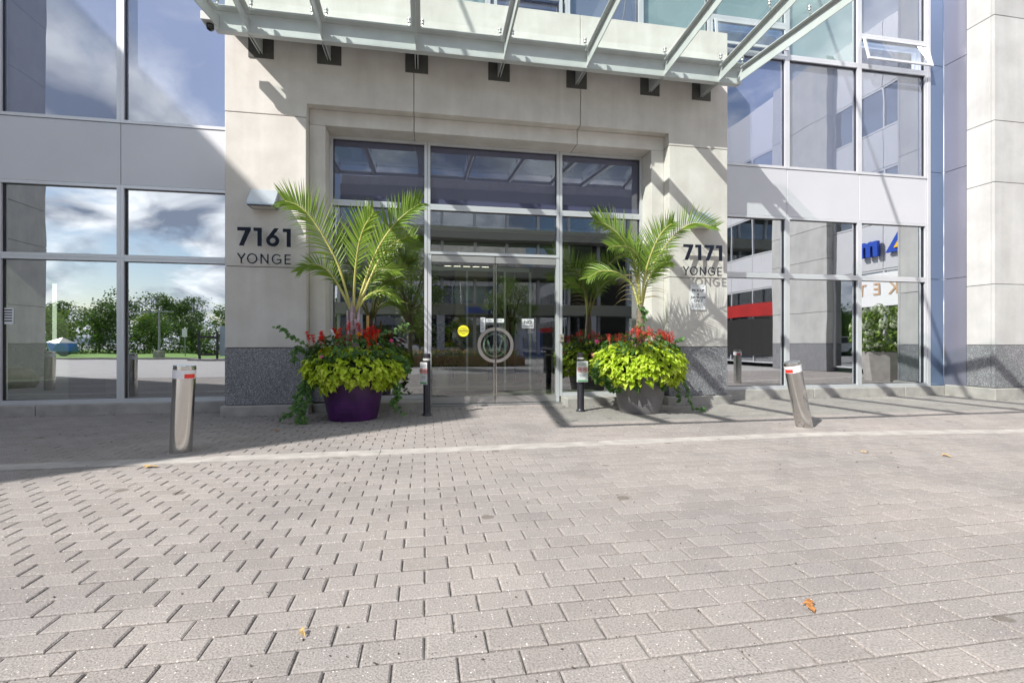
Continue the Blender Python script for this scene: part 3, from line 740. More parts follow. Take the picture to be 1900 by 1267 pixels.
obj('bracket_box', B(-3.40, -3.24, 8.15, 8.42, 6.20, 6.33, .006), mat('camera_housing', (.5, .5, .5), .5), sc_)
bm = bmesh.new(); lathe(bm, [(.055, .09), (.06, .06), (.05, .02), (.025, .0)], (-3.30, 8.26, 6.095), 20); obj('dome', bm, LENS, sc_, smooth=True)

# ================================================================== LETTERS
def annulus(bm, c, ro, ri, a0, a1, y0, y1, sx=1, n=28):
    full = abs(a1-a0-2*pi) < 1e-6
    ps = [a0+(a1-a0)*k/n for k in range(n+1)]
    for k in range(n):
        q = [(c[0]+sx*r*cos(t), c[1]+r*sin(t)) for r, t in ((ro, ps[k]), (ro, ps[k+1]), (ri, ps[k+1]), (ri, ps[k]))]
        f = [bm.verts.new((x, y0, z)) for x, z in q]; b = [bm.verts.new((x, y1, z)) for x, z in q]
        bm.faces.new(f); bm.faces.new(b[::-1]); bm.faces.new((f[0], b[0], b[1], f[1])); bm.faces.new((f[3], f[2], b[2], b[3]))
        if not full and k == 0: bm.faces.new((f[0], f[3], b[3], b[0]))
        if not full and k == n-1: bm.faces.new((f[1], b[1], b[2], f[2]))
    bmesh.ops.remove_doubles(bm, verts=bm.verts[:], dist=1e-5)
def glyph(ch, x, z, h, parent, y0, thick):
    bm = bmesh.new(); t = .185*h if ch in '761' else .115*h; y1 = y0+thick
    def S(pts, d=0): prism_y(bm, [(x+a*h, z+b*h) for a, b in pts], y0+d, y1-d)
    def K(p, q, d=0, w=None): stroke(bm, (x+p[0]*h, z+p[1]*h), (x+q[0]*h, z+q[1]*h), w or t, y0+d, y1-d)
    adv = 0
    if ch == '7': S([(0, 1), (.66, 1), (.66, .88), (.30, 0), (.08, 0), (.40, .82), (0, .82)]); adv = .72; pins = ((.1, .9), (.2, .05), (.55, .9))
    elif ch == '1': S([(0, 1), (.40, 1), (.40, 0), (.20, 0), (.20, .82), (0, .82)]); adv = .56; pins = ((.3, .9), (.3, .08))
    elif ch == '6':
        annulus(bm, (x+.335*h, z+.325*h), .325*h, .150*h, 0, 2*pi, y0, y1, 1.02)
        S([(.42, 1), (.64, 1), (.36, .61), (.12, .57), (.035, .44)], .001); adv = .76; pins = ((.45, .9), (.33, .06))
    elif ch == 'Y': K((.03, 1), (.375, .44)); K((.72, 1), (.375, .44), .0008); K((.375, .50), (.375, 0), .0016); adv = .86; pins = ((.1, .9), (.375, .06))
    elif ch == 'O': annulus(bm, (x+.47*h, z+.5*h), .52*h, .405*h, 0, 2*pi, y0, y1, .92); adv = 1.18; pins = ((.06, .5), (.9, .5))
    elif ch == 'N': K((.06, 0), (.06, 1)); K((.70, 0), (.70, 1)); K((.06, .94), (.70, .06), .0008); adv = 1.0; pins = ((.06, .95), (.7, .05))
    elif ch == 'G': annulus(bm, (x+.48*h, z+.5*h), .52*h, .405*h, radians(42), radians(318), y0, y1, .92); K((.48, .46), (.90, .46), .0008); K((.86, .50), (.86, .14), .0016); adv = 1.15; pins = ((.1, .5), (.8, .1))
    elif ch == 'E': K((.06, 0), (.06, 1)); K((.06, .945), (.58, .945), .0008); K((.06, .51), (.54, .51), .0008); K((.06, .055), (.58, .055), .0008); adv = .7; pins = ((.06, .9), (.5, .06))
    o = obj('number_digit' if ch in '761' else 'letter', bm, NAVY, parent)
    pb = bmesh.new()
    for a, b in pins: tube(pb, [(x+a*h, y1-.002, z+b*h), (x+a*h, 8.835, z+b*h)], .0045, 6)
    obj('pin', pb, PIN, o)
    return adv*h
for num, x0, lab in (('7161', -3.065, 'raised navy 7161 YONGE address lettering on the left stone pillar'), ('7171', 4.965, 'raised navy 7171 YONGE address lettering on the right stone pillar')):
    t = thing('address_lettering', lab, 'sign', (x0+.4, 8.7, 2.52), 'address lettering on the portal pillars')
    x = x0; tot = sum({'7': .72, '1': .56, '6': .76}[c] for c in num)*.305; k = .845/ (tot-.16*.305)
    for ch in num: x += glyph(ch, x, 2.842, .305, t, 8.69, .022)*k
    x = x0-.005
    sp_ = .845/((.86+1.18+1.0+1.15+.62)*.165)
    for ch in 'YONGE': x += glyph(ch, x, 2.55, .165, t, 8.70, .014)*sp_

def plate_sign(): 
    t = thing('pick_up_sign', 'white PICK-UP & DROP-OFF ONLY sign on the right pillar below 7171', 'sign', (5.345, 8.82, 1.86))
    obj('plate', B(5.17, 5.52, 8.812, 8.826, 1.87, 2.385, .003), WHITE, t)
    bm = bmesh.new(); y0, y1 = 8.8105, 8.8118
    for a, b, c, d in ((5.18, 5.51, 2.373, 2.377), (5.18, 5.51, 1.878, 1.882), (5.18, 5.184, 1.8825, 2.3725), (5.506, 5.51, 1.8825, 2.3725)): box(bm, a, b, y0, y1, c, d)
    obj('border_line', bm, PIN, t)
    for s, z, sz in (('PICK-UP', 2.26, .072), ('&', 2.185, .062), ('DROP-OFF', 2.12, .066), ('ONLY', 2.055, .072)): text('lettering', s, sz, (5.345, 8.8105, z), BLACK, t, bold=.0016)
    text('lettering', 'NO PARKING ANYTIME', .024, (5.345, 8.8105, 2.345), PIN, t)
    bm = bmesh.new()
    for k in range(4): box(bm, 5.20+.02*(k % 2), 5.49-.02*(k > 2), 8.8105, 8.8118, 2.0-k*.025, 2.008-k*.025)
    obj('small_print', bm, PIN, t)
plate_sign()

def wall_lamp(x0, x1, lab):
    t = thing('wall_lamp', lab, 'lamp', ((x0+x1)/2, 8.83, 3.49), 'wedge wall lamps on the portal pillars')
    bm = bmesh.new(); prism_x(bm, [(8.828, 3.50), (8.828, 3.80), (8.79, 3.815), (8.62, 3.61), (8.56, 3.535), (8.56, 3.50)], x0, x1)
    bmesh.ops.bevel(bm, geom=bm.edges[:], offset=.005, segments=1, affect='EDGES'); obj('housing', bm, LAMPM, t)
    obj('end_cap', B(x1-.001, x1+.006, 8.60, 8.79, 3.52, 3.60), LAMPM, t)
    obj('lens_frame', B(x0+.008, x1-.008, 8.572, 8.81, 3.488, 3.499), BLACKM, t)
    obj('lens', B(x0+.035, x1-.035, 8.60, 8.785, 3.482, 3.4875), LGLASS, t)
wall_lamp(-2.885, -2.455, 'grey wedge-shaped wall lamp above the 7161 lettering')
wall_lamp(5.155, 5.585, 'grey wedge-shaped wall lamp above the 7171 lettering, behind palm fronds')

# ================================================================== BOLLARDS AND POSTS
def bollard(x, y, lean, lab, red_a, h=.985, grp='stainless steel bollards'):
    t = thing('steel_bollard', lab, 'bollard', (x, y, 0), grp)
    M = Matrix.Translation((x, y, 0)) @ Matrix.Rotation(lean[0], 4, 'Y') @ Matrix.Rotation(lean[1], 4, 'X')
    r = .110
    def part(nm, prof, m, **k):
        bm = bmesh.new(); lathe(bm, prof, (0, 0, 0), 56, **k)
        o = obj(nm, bm, m, t, smooth='auto'); o.data.transform(M); return o
    p_ = part('post', [(r, -.15+(h+.005)*k/40) for k in range(41)], STEEL)
    if lean[0] < -.1:
        Mi = M.inverted()
        for v in p_.data.vertices:
            q = Mi @ v.co; a = math.atan2(q.y, q.x); da = (a-radians(-78)+pi) % (2*pi)-pi; dz = q.z-.50
            k_ = .020*math.exp(-(da/.34)**2)*(math.exp(-(dz/.05)**2) if dz > 0 else math.exp(-(dz/.16)**2))
            q.x -= k_*cos(a); q.y -= k_*sin(a); v.co = M @ q
    part('cap', [(r, h-.048), (r, h-.006), (r-.006, h)], STEEL)
    part('reflective_band', [(r+.002, h-.1445), (r+.002, h-.0485)], WHT)
    bm = bmesh.new(); n = 12
    for k in range(n):
        a, b = red_a+k*1.0/n, red_a+(k+1)*1.0/n
        bm.faces.new([bm.verts.new(((r+.004)*cos(q), (r+.004)*sin(q), z)) for q, z in ((a, h-.138), (b, h-.138), (b, h-.09), (a, h-.09))])
    o = obj('red_reflector', bm, REDT, t, smooth=True, fix=False); o.data.transform(M)
    bm = bmesh.new(); lathe(bm, [(r+.018, -.01), (r+.018, .004)], (x, y, 0), 40); obj('base_collar', bm, CURB, t)
    return t
bollard(-2.71, 6.02, (.052, .02), 'stainless steel bollard with red reflector left of the entrance, leaning slightly', radians(-66))
bollard(5.43, 6.17, (-.235, .02), 'stainless steel bollard leaning hard to the left with a long dent', radians(-190))
bollard(-6.6, 6.5, (.0, 0), 'stainless steel bollard seen only as a reflection in the left windows', radians(-90))
bollard(-9.55, 4.5, (.02, 0), 'far left stainless steel bollard reflected beside the dark wing', radians(-90))
bollard(9.28, 5.73, (.0, 0), 'stainless steel bollard reflected in the window right of the portal', radians(80))

def black_post(x, y, lab, rz, wide):
    t = thing('sign_post', lab, 'bollard', (x, y, 0), 'short black posts beside the doors')
    bm = bmesh.new(); lathe(bm, [(.085, 0), (.085, .012), (.066, .035), (.062, .05), (.062, .93)], (x, y, 0), 28); obj('post', bm, BLACKM, t, smooth='auto')
    bm = bmesh.new(); lathe(bm, [(.067, .93), (.067, .965)], (x, y, 0), 28); obj('collar', bm, GREYC, t, smooth='auto')
    bm = bmesh.new(); lathe(bm, [(.062, .966), (.062, 1.04), (.055, 1.046)], (x, y, 0), 28); obj('cap', bm, BLACKM, t, smooth='auto')
    M = Matrix.Translation((x, y, 0)) @ Matrix.Rotation(rz, 4, 'Z')
    w = wide/2
    def pt(nm, bm, m): o = obj(nm, bm, m, t); o.data.transform(M); return o
    pt('sign_plate', B(-w, w, -.078, -.072, .53, .90), WHITE)
    bm = bmesh.new(); box(bm, -w+.012, w-.012, -.0805, -.079, .54, .565); pt('green_strip', bm, mat('print_green', (.10, .38, .14), .5))
    for s, z, sz in (('BE A GOOD', .862, .026), ('NEIGHBOUR', .832, .026), ('NO PETS ON', .66, .02), ('THE LAWN', .63, .02)):
        o = text('lettering', s, sz*wide/.21, (0, -.0795, z), BLACK, t); o.data.transform(M)
    for cx in ((-.05, .05) if wide > .15 else (0,)):
        bm = bmesh.new(); annulus(bm, (cx, .75), .045, .034, 0, 2*pi, -.0805, -.079); pt('red_ring', bm, REDT)
        bm = bmesh.new(); stroke(bm, (cx-.024, .776), (cx+.024, .724), .009, -.0812, -.0806); pt('red_bar', bm, REDT)
        bm = bmesh.new()  # small dog silhouette
        prism_y(bm, [(cx-.022, .755), (cx-.012, .763), (cx+.010, .760), (cx+.017, .772), (cx+.024, .766), (cx+.018, .752), (cx+.014, .732), (cx+.008, .732), (cx+.006, .745), (cx-.010, .745), (cx-.014, .732), (cx-.020, .732), (cx-.018, .748)], -.0800, -.0791)
        pt('dog_figure', bm, BLACK)
black_post(.03, 8.31, 'short black post with a notice turned sideways, left of the doors', radians(-48), .17)
black_post(2.75, 8.335, 'short black post with a two-symbol notice, right of the doors', radians(6), .215)

# ================================================================== PLANTS
def leaf(bm, p, d, nrm, ln, wd, fold=.18, curl=.25):
    """heart-shaped leaf: p base, d direction of the tip, nrm upper side"""
    d = d.normalized(); s = d.cross(nrm).normalized(); nrm = s.cross(d).normalized()
    def q(a, b, c): return bm.verts.new(p+d*(a*ln)+s*(b*wd)+nrm*(c*ln))
    b0, m, t = q(0, 0, 0), q(.5, 0, -.02), q(1, 0, -curl)
    for sg in (-1, 1):
        s0 = q(-.10, sg*.28, fold*.5); s1 = q(.22, sg*.5, fold); s2 = q(.62, sg*.30, fold*.35)
        if sg > 0: bm.faces.new((b0, s0, s1)); bm.faces.new((b0, s1, s2, m)); bm.faces.new((m, s2, t))
        else: bm.faces.new((b0, s1, s0)); bm.faces.new((b0, m, s2, s1)); bm.faces.new((m, t, s2))
def rnd(a, b): return random.uniform(a, b)
def mound(c, prof, n, size, wob=.1, squash=.9, skip=None):
    """leaf shell: prof = list of (z, r)"""
    bm = bmesh.new(); zs_ = [z for z, r in prof]
    for k in range(n):
        z = zs_[0]+(zs_[-1]-zs_[0])*random.random()**.9
        for (za, ra), (zb, rb) in zip(prof, prof[1:]):
            if za <= z <= zb: r = ra+(rb-ra)*(z-za)/(zb-za)
        th = rnd(0, 2*pi)
        r *= 1+wob*(sin(3*th+c[0]*5)*.5+sin(5*th+2.1)*.35)+rnd(-.10, .05)
        z += .035*sin(4*th+1)
        p = Vector((c[0]+r*cos(th), c[1]+r*squash*sin(th), z))
        if skip and skip(p): continue
        out = Vector((cos(th), sin(th), 0)); up = (z-zs_[0])/(zs_[-1]-zs_[0])
        nrm = (out*(1.0-up*.7)+Vector((0, 0, .75+up))+Vector((rnd(-.6, .6), rnd(-.6, .6), rnd(-.3, .3)))).normalized()
        d = (out*(.7+up*.5)+Vector((0, 0, -.62+up*.4))+Vector((rnd(-.9, .9), rnd(-.9, .9), rnd(-.3, .3))))
        sz = size*rnd(.5, 1.3)
        leaf(bm, p, d, nrm, sz, sz*rnd(.75, 1.0), rnd(.08, .24), rnd(.1, .35))
    return bm
def spike_mesh(m, nm, h=.16, r=.022, n=26, seed=1):
    rs = random.Random(seed); bm = bmesh.new(); tube(bm, [(0, 0, -.10), (.004, 0, h*.6)], .003, 4)
    for k in range(n):
        z = h*k/n; a = rs.uniform(0, 2*pi); rr_ = r*(1-.5*k/n)
        p = Vector((rr_*.5*cos(a), rr_*.5*sin(a), z)); d = Vector((cos(a), sin(a), rs.uniform(-.1, .7)))
        leaf(bm, p, d, Vector((0, 0, 1)), r*1.3, r*.9, .2, .2)
    me = bpy.data.meshes.new(nm); bm.to_mesh(me); bm.free(); me.materials.append(m); return me
def bloom_mesh(m, nm, r=.03, layers=2, n=7, seed=2):
    rs = random.Random(seed); bm = bmesh.new(); tube(bm, [(0, 0, -.08), (0, 0, 0)], .003, 4)
    for l in range(layers):
        for k in range(n):
            a = 2*pi*(k+.5*l)/n; d = Vector((cos(a), sin(a), .15+.6*l)); leaf(bm, Vector((0, 0, .004*l)), d, Vector((-cos(a)*.3, -sin(a)*.3, 1)), r*(1-.2*l), r*.8, .05, .1)
    me = bpy.data.meshes.new(nm); bm.to_mesh(me); bm.free(); me.materials.append(m); return me
def scatter(t, name, meshes, c, pts):
    for (x, y, z, s, tilt) in pts:
        o = bpy.data.objects.new(name, random.choice(meshes)); COL.objects.link(o); o.parent = t; o.matrix_parent_inverse = ROOTLOC[t.name]
        o.location = (x, y, z); o.scale = (s, s, s); o.rotation_euler = (tilt[0], tilt[1], rnd(0, 6))
def planter(c, m, rb, rt, h, lab):
    t = thing('planter_pot', lab, 'planter', (c[0], c[1], 0), 'large round planters by the entrance')
    bm = bmesh.new(); pr = []
    for k in range(9):
        u = k/8; pr.append((rb+(rt-rb)*u**.85, .0+h*u))
    pr = [(rb-.02, 0)]+[(r, z+.004) for r, z in pr]+[(rt+.015, h+.005), (rt+.018, h+.035), (rt-.015, h+.04), (rt-.04, h-.02)]
    lathe(bm, pr, (c[0], c[1], 0), 64, True, False); obj('pot', bm, m, t, smooth='auto')
    bm = bmesh.new(); lathe(bm, [(rt-.05, h-.04), (rt-.051, h-.02)], (c[0], c[1], 0), 40); obj('soil', bm, SOIL, t)
    for k, z in enumerate((.16, .30)):
        bm = bmesh.new(); r_ = rb+(rt-rb)*(z/h)**.85; lathe(bm, [(r_+.0005, z-.004), (r_+.004, z), (r_+.0015, z+.004)], (c[0], c[1], 0), 64, False, False); obj('hoop_line', bm, m, t, smooth=True)
    return t
CL, CR = (-1.151, 8.20), (3.77, 8.10)
planter(CL, PURPLE, .375, .50, .66, 'glossy purple planter pot left of the entrance doors')
planter(CR, GREYPOT, .35, .475, .66, 'matte dark grey planter pot right of the entrance doors')
def frond_cluster(): pass
def plant_vine(c, lab, prof, n, size, skip=None):
    t = thing('sweet_potato_vine', lab, 'plant', (c[0], c[1], .62), 'lime vines spilling over the planters')
    o = obj('foliage', mound(c, prof, n, size, skip=skip), LIME, t, kind='stuff', fix=False)
    bm = bmesh.new()
    for k in range(40):
        a = rnd(0, 2*pi); z = rnd(.7, 1.1); tube(bm, [(c[0], c[1], .66), (c[0]+.45*cos(a), c[1]+.4*sin(a), z), (c[0]+.7*cos(a), c[1]+.62*sin(a), z-.28)], .004, 4)
    obj('stem', bm, MGREEN, t, kind='stuff')
profL = [(.54, .60), (.66, .71), (.82, .76), (.98, .67), (1.10, .50), (1.14, .30)]
profR = [(.52, .60), (.64, .74), (.82, .80), (1.02, .72), (1.16, .52), (1.22, .30)]
plant_vine(CL, 'lime green trailing vine covering the purple planter', profL, 1900, .105, skip=lambda p: p.z < .56+.06*sin(p.x*14) and abs(p.x-CL[0]-.1) < .42 and p.y < 8.2 and random.random() < .55)
plant_vine(CR, 'lime green trailing vine covering the grey planter', profR, 2200, .105, skip=lambda p: p.z < .60-.10*sin((p.x-3.77)*9) and abs(p.x-CR[0]) < .40 and p.y < 8.1 and random.random() < .7)
def flower_bed(c, lab, kind, zb=1.02, n=520, seed=1):
    t = thing('flower_bedding', lab, 'flowers', (c[0], c[1], .64), 'flowers growing in the planters')
    bm = mound(c, [(zb-.12, .66), (zb, .70), (zb+.12, .60), (zb+.26, .42), (zb+.30, .2)], n, .085, .12)
    obj('foliage', bm, DGREEN, t, kind='stuff', fix=False)
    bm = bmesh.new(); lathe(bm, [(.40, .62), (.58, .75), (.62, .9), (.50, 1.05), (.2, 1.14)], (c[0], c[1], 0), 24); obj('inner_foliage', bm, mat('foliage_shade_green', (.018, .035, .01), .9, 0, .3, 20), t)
    return t
tL = flower_bed(CL, 'mixed red, white and orange flowers in the purple planter', 0, 1.04, 620)
tR = flower_bed(CR, 'coral red flower spikes in the grey planter', 1, 1.10, 420)
redsp = [spike_mesh(REDF, 'red_spike', .12, .026, 30, s) for s in range(3)]; corsp = [spike_mesh(CORALF, 'coral_spike', .11, .026, 26, s) for s in range(3)]
def ring_pts(c, n, r0, r1, z0, z1, s0=.8, s1=1.2, front=.6):
    out = []
    for k in range(n):
        a = rnd(-pi, 0) if random.random() < front else rnd(0, 2*pi); r = rnd(r0, r1); out.append((c[0]+r*cos(a), c[1]+.8*r*sin(a), rnd(z0, z1)-.12*(r/r1)**2, rnd(s0, s1), (rnd(-.35, .35), rnd(-.35, .35))))
    return out
scatter(tL, 'red_flower_spike', redsp, CL, ring_pts(CL, 16, .1, .62, 1.26, 1.42)+[(CL[0]+x, CL[1]-.3, z, 1.15, (.1, .2)) for x, z in ((.22, 1.30), (.28, 1.34), (.33, 1.28), (.36, 1.36), (.40, 1.30), (-.62, 1.27), (-.55, 1.22), (-.40, 1.28), (-.05, 1.42), (-.1, 1.2))])
scatter(tL, 'orange_flower', [bloom_mesh(ORF, 'marigold', .042, 3, 9)], CL, [(CL[0]+.13, CL[1]-.34, 1.36, 1.1, (.6, 0)), (CL[0]-.20, CL[1]-.3, 1.38, 1, (.6, 0)), (CL[0]-.42, CL[1]-.45, 1.10, .7, (.8, 0))])
scatter(tL, 'white_flower', [bloom_mesh(WHF, 'impatiens', .045, 1, 5)], CL, [(CL[0]-.28, CL[1]-.3, 1.41, 1.1, (.9, 0)), (CL[0]-.25, CL[1]-.32, 1.36, 1, (.9, .3)), (CL[0]-.45, CL[1]-.35, 1.26, 1, (.9, 0)), (CL[0]-.78, CL[1]-.1, 1.22, 1, (.9, 0)), (CL[0]-.70, CL[1]-.15, 1.15, 1, (.9, 0)), (CL[0]-.68, CL[1]-.15, 1.05, 1, (.9, 0)), (CL[0]+.05, CL[1]-.35, 1.26, .9, (.9, 0))])
scatter(tL, 'pink_flower', [bloom_mesh(PINKF, 'petunia', .045, 1, 5)], CL, [(CL[0]+.62, CL[1]-.25, 1.26, 1, (.9, 0)), (CL[0]+.70, CL[1]+.0, 1.20, 1, (.9, .3)), (CL[0]-.38, CL[1]-.55, 1.02, .8, (.9, 0))])
scatter(tR, 'coral_flower_spike', corsp, CR, ring_pts(CR, 44, .1, .66, 1.28, 1.42, .8, 1.15, .75))
scatter(tR, 'pink_flower', [bloom_mesh(PINKF, 'petunia_large', .055, 1, 6)], CR, [(CR[0]-.62, CR[1]+.50, 1.25, 1, (.9, 0)), (CR[0]-.72, CR[1]+.42, 1.0, 1, (.9, 0))])
# trailing ivy
def ivy(starts, c, lab, col=MGREEN):
    t = thing('trailing_ivy', lab, 'plant', (c[0], c[1], .64), 'trailing stems hanging from the planters')
    sb, lb_ = bmesh.new(), bmesh.new()
    for (p0, path, dens) in starts:
        pts = catmull([p0]+path, 24)
        tube(sb, pts, .004, 4)
        for q in pts[2:]:
            for k in range(dens):
                d = Vector((rnd(-1, 1), rnd(-1, .2), rnd(-.8, .3))); leaf(lb_, q+Vector((rnd(-.04, .04), rnd(-.04, .03), rnd(-.03, .03))), d, Vector((rnd(-.3, .3), -1, .6)), rnd(.05, .085), rnd(.045, .075), .1, .15)
    obj('stem', sb, BARK, t, kind='stuff'); obj('foliage', lb_, col, t, kind='stuff', fix=False)
x, y = CL
ivy([((x-.5, y-.25, .66), [(x-.68, y-.35, .55), (x-.72, y-.38, .3), (x-.66, y-.4, .08)], 3), ((x-.5, y-.2, .66), [(x-.70, y-.3, .6), (x-.80, y-.3, .35), (x-.86, y-.34, .10)], 2),
     ((x-.5, y-.3, .66), [(x-.6, y-.4, .5), (x-.62, y-.4, .3), (x-.74, y-.42, .05), (x-.62, y-.44, .02)], 3),
     ((x-.5, y-.25, .66), [(x-.75, y-.3, .5), (x-.82, y-.33, .22), (x-1.0, y-.33, .10)], 1),
     ((x+.5, y-.1, .66), [(x+.68, y-.2, .6), (x+.72, y-.2, .4), (x+.64, y-.25, .25)], 3), ((x+.5, y-.1, .66), [(x+.66, y-.2, .5), (x+.66, y-.25, .25), (x+.82, y-.3, .08)], 1),
     ((x-.45, y-.2, 1.1), [(x-.8, y-.2, 1.25), (x-.95, y-.2, 1.4), (x-1.15, y-.15, 1.47)], 1), ((x-.6, y-.2, 1.0), [(x-.8, y-.2, 1.15), (x-.85, y-.2, .95)], 2),
     ((x+.3, y-.1, 1.3), [(x+.6, y+.1, 1.42), (x+.9, y+.2, 1.55)], 1), ((x+.55, y-.2, 1.0), [(x+.8, y-.1, .95), (x+.88, y-.1, .75)], 4)], CL, 'dark ivy trailing from the purple planter down to the paving')
x, y = CR
ivy([((x+.5, y-.15, .66), [(x+.72, y-.2, .6), (x+.80, y-.2, .35), (x+.86, y-.25, .12), (x+1.05, y-.3, .04)], 2), ((x+.5, y-.1, .66), [(x+.66, y-.1, .5), (x+.70, y-.1, .2)], 2),
     ((x-.5, y-.15, .66), [(x-.7, y-.2, .62), (x-.66, y-.2, .45), (x-.5, y-.3, .42)], 4), ((x-.5, y-.1, .8), [(x-.78, y-.1, .9), (x-.88, y-.1, .7), (x-.82, y-.1, .55)], 4),
     ((x+.5, y-.1, 1.1), [(x+.7, y, 1.25), (x+.85, y, 1.3)], 1), ((x-.2, y-.4, .62), [(x-.25, y-.46, .52), (x-.3, y-.5, .40)], 1), ((x+.1, y-.45, .62), [(x+.15, y-.50, .52), (x+.18, y-.5, .44)], 1),
     ((x, y, 1.3), [(x-.04, y-.05, 1.5), (x+.05, y-.05, 1.72), (x, y-.05, 1.85)], 3)], CR, 'pale green ivy trailing from the grey planter and climbing the palm trunk')

# palms
def leaflet(bm, p, d, w, ln, droop, nrm, seg=5):
    d = d.normalized(); s = d.cross(nrm).normalized(); prev = None; pos = p.copy(); dd = d.copy()
    for k in range(seg+1):
        u = k/seg; ww = w*(.35+1.3*u if u < .3 else (1-u)*1.06+.01); nn_ = s.cross(dd).normalized()
        cur = [bm.verts.new(pos+s*ww+nn_*ww*.5), bm.verts.new(pos), bm.verts.new(pos-s*ww+nn_*ww*.5)]
        if prev:
            bm.faces.new((prev[0], prev[1], cur[1], cur[0])); bm.faces.new((prev[1], prev[2], cur[2], cur[1]))
        prev = cur; pos = pos+dd*(ln/seg); dd = (dd+Vector((0, 0, -droop/seg*(.4+1.4*u)))).normalized()
def frond(t, pts, up_side, lmax, n=34, t0=.22, droop_u=.25, droop_l=1.0, a=.85, m=PALM, up_len=1.0, lo_len=.8, wid=.018):
    lmax *= 1.15; wid *= 1.12; n = int(n*.92)
    C = catmull(pts, 40); bm = bmesh.new(); tube(bm, C, [.020*(1-.8*i/39)+.003 for i in range(40)], 6)
    f = obj('frond', bm, RACHIS, t, smooth=True)
    lb_ = bmesh.new(); Yv = Vector((0, 1, 0))
    for k in range(n):
        u = t0+(1-t0)*k/(n-1); x_ = u*39; i = min(int(x_), 38); p = C[i].lerp(C[i+1], x_-i); T = (C[i+1]-C[max(i-1, 0)]).normalized()
        S_ = T.cross(Yv).normalized()
        if S_.z < 0: S_ = -S_
        env = min(1, (u-t0)/.12+.45)*(1-.55*((u-t0)/(1-t0))**2.2)
        for sg in (1, -1):
            side = (S_*a+Yv*(1-a)*1.2).normalized() if sg > 0 else (-S_*a*.8-Yv*.55).normalized()
            fwd = .62+.9*((u-t0)/(1-t0))**1.5
            d = T*fwd+side*(1.0 if sg > 0 else .9)+Vector((rnd(-.09, .09), rnd(-.14, .14), rnd(-.08, .08)))
            if sg > 0 : d += Vector((0, 0, up_side))
            ln = lmax*env*rnd(.86, 1.08)*(up_len if sg > 0 else lo_len)
            leaflet(lb_, p, d, wid*rnd(.85, 1.1), ln, (droop_u if sg > 0 else droop_l)*rnd(.7, 1.3), Yv*-1+Vector((rnd(-.3, .3), 0, rnd(-.3, .3))))
    obj('leaflets', lb_, m, f, smooth=False, fix=False)
p1 = thing('palm_tree', 'green feather palm with V-spread fronds in the purple planter', 'palm', (CL[0], CL[1], .64), 'palms in the planters')
bm = bmesh.new(); X, Y = CL
tube(bm, catmull([(X+.02, Y, .62), (X+.0, Y, 1.0), (X-.02, Y, 1.3), (X-.01, Y, 1.6), (X+.0, Y, 1.86)], 14), [.10, .10, .105, .11, .11, .105, .10, .092, .085, .08, .07, .06, .05, .04], 12); obj('trunk', bm, PTRUNK, p1, smooth=True)
bm = bmesh.new()
for k, (dx_, dz_) in enumerate(((-.09, 1.75), (.10, 1.80), (-.02, 1.9), (.06, 1.6))): tube(bm, [(X+dx_*.6, Y-.09, 1.15+.1*k), (X+dx_*.75, Y-.085, 1.45+.05*k), (X+dx_, Y-.03, dz_)], [.03, .028, .014], 6)
obj('leaf_sheath', bm, mat('sheath_mauve', (.34, .25, .27), .6, 0, .35, 14), p1, smooth=True)
frond(p1, [(-1.17, 8.2, 1.70), (-1.357, 8.15, 2.413), (-1.57, 8.1, 2.871), (-1.77, 8.05, 3.193), (-1.95, 8.0, 3.36), (-2.12, 7.95, 3.41)], .35, .56, 40, .22, .12, 1.3, .9, up_len=1.0, lo_len=.85)
frond(p1, [(-1.12, 8.2, 1.72), (-0.956, 8.15, 2.248), (-0.765, 8.1, 2.727), (-0.524, 8.05, 3.101), (-0.291, 8.0, 3.33), (-0.094, 7.95, 3.46)], .45, .50, 34, .30, .05, .9, .9, wid=.024)
frond(p1, [(-1.10, 8.2, 1.74), (-0.865, 8.25, 2.351), (-0.714, 8.3, 2.667), (-0.48, 8.32, 2.912), (-0.188, 8.35, 3.05)], .3, .40, 30, .28, .2, 1.0, .85)
frond(p1, [(-1.15, 8.2, 1.75), (-1.10, 8.02, 2.30), (-1.02, 7.85, 2.75), (-.92, 7.75, 3.02), (-.80, 7.7, 3.2)], .4, .48, 28, .3, .1, .8, .8, wid=.022)
frond(p1, [(-1.18, 8.2, 1.75), (-1.42, 8.3, 2.2), (-1.62, 8.4, 2.45), (-1.85, 8.45, 2.52), (-2.02, 8.45, 2.42)], .1, .40, 26, .25, .7, 1.2, .6)
frond(p1, [(-1.12, 8.2, 1.72), (-1.0, 8.5, 2.2), (-.80, 8.7, 2.5), (-.5, 8.8, 2.5)], 0, .42, 24, .25, .7, 1.2, .6)
frond(p1, [(-1.13, 8.2, 1.70), (-.95, 8.35, 2.0), (-.70, 8.4, 2.1), (-.45, 8.4, 1.95)], -.1, .32, 18, .25, .8, 1.0, .5)
p2 = thing('palm_tree', 'olive green feather palm with drooping fronds in the grey planter', 'palm', (CR[0], CR[1], .64), 'palms in the planters')
bm = bmesh.new(); X, Y = CR
tube(bm, catmull([(X, Y, .62), (X+.0, Y, 1.0), (X+.01, Y, 1.4), (X+.02, Y, 1.75), (X+.02, Y, 1.95)], 14), [.10, .10, .10, .10, .095, .09, .085, .08, .075, .07, .062, .055, .045, .035], 12); obj('trunk', bm, mat('trunk_brown', (.20, .15, .11), .8, 0, .4, 18, .4, 40), p2, smooth=True)
frond(p2, [(3.80, 8.1, 1.75), (3.866, 8.1, 2.35), (4.08, 8.05, 2.735), (4.38, 8.0, 3.14), (4.72, 7.95, 3.36), (5.12, 7.9, 3.30)], .45, .50, 42, .25, .35, .7, .9, lo_len=.55)
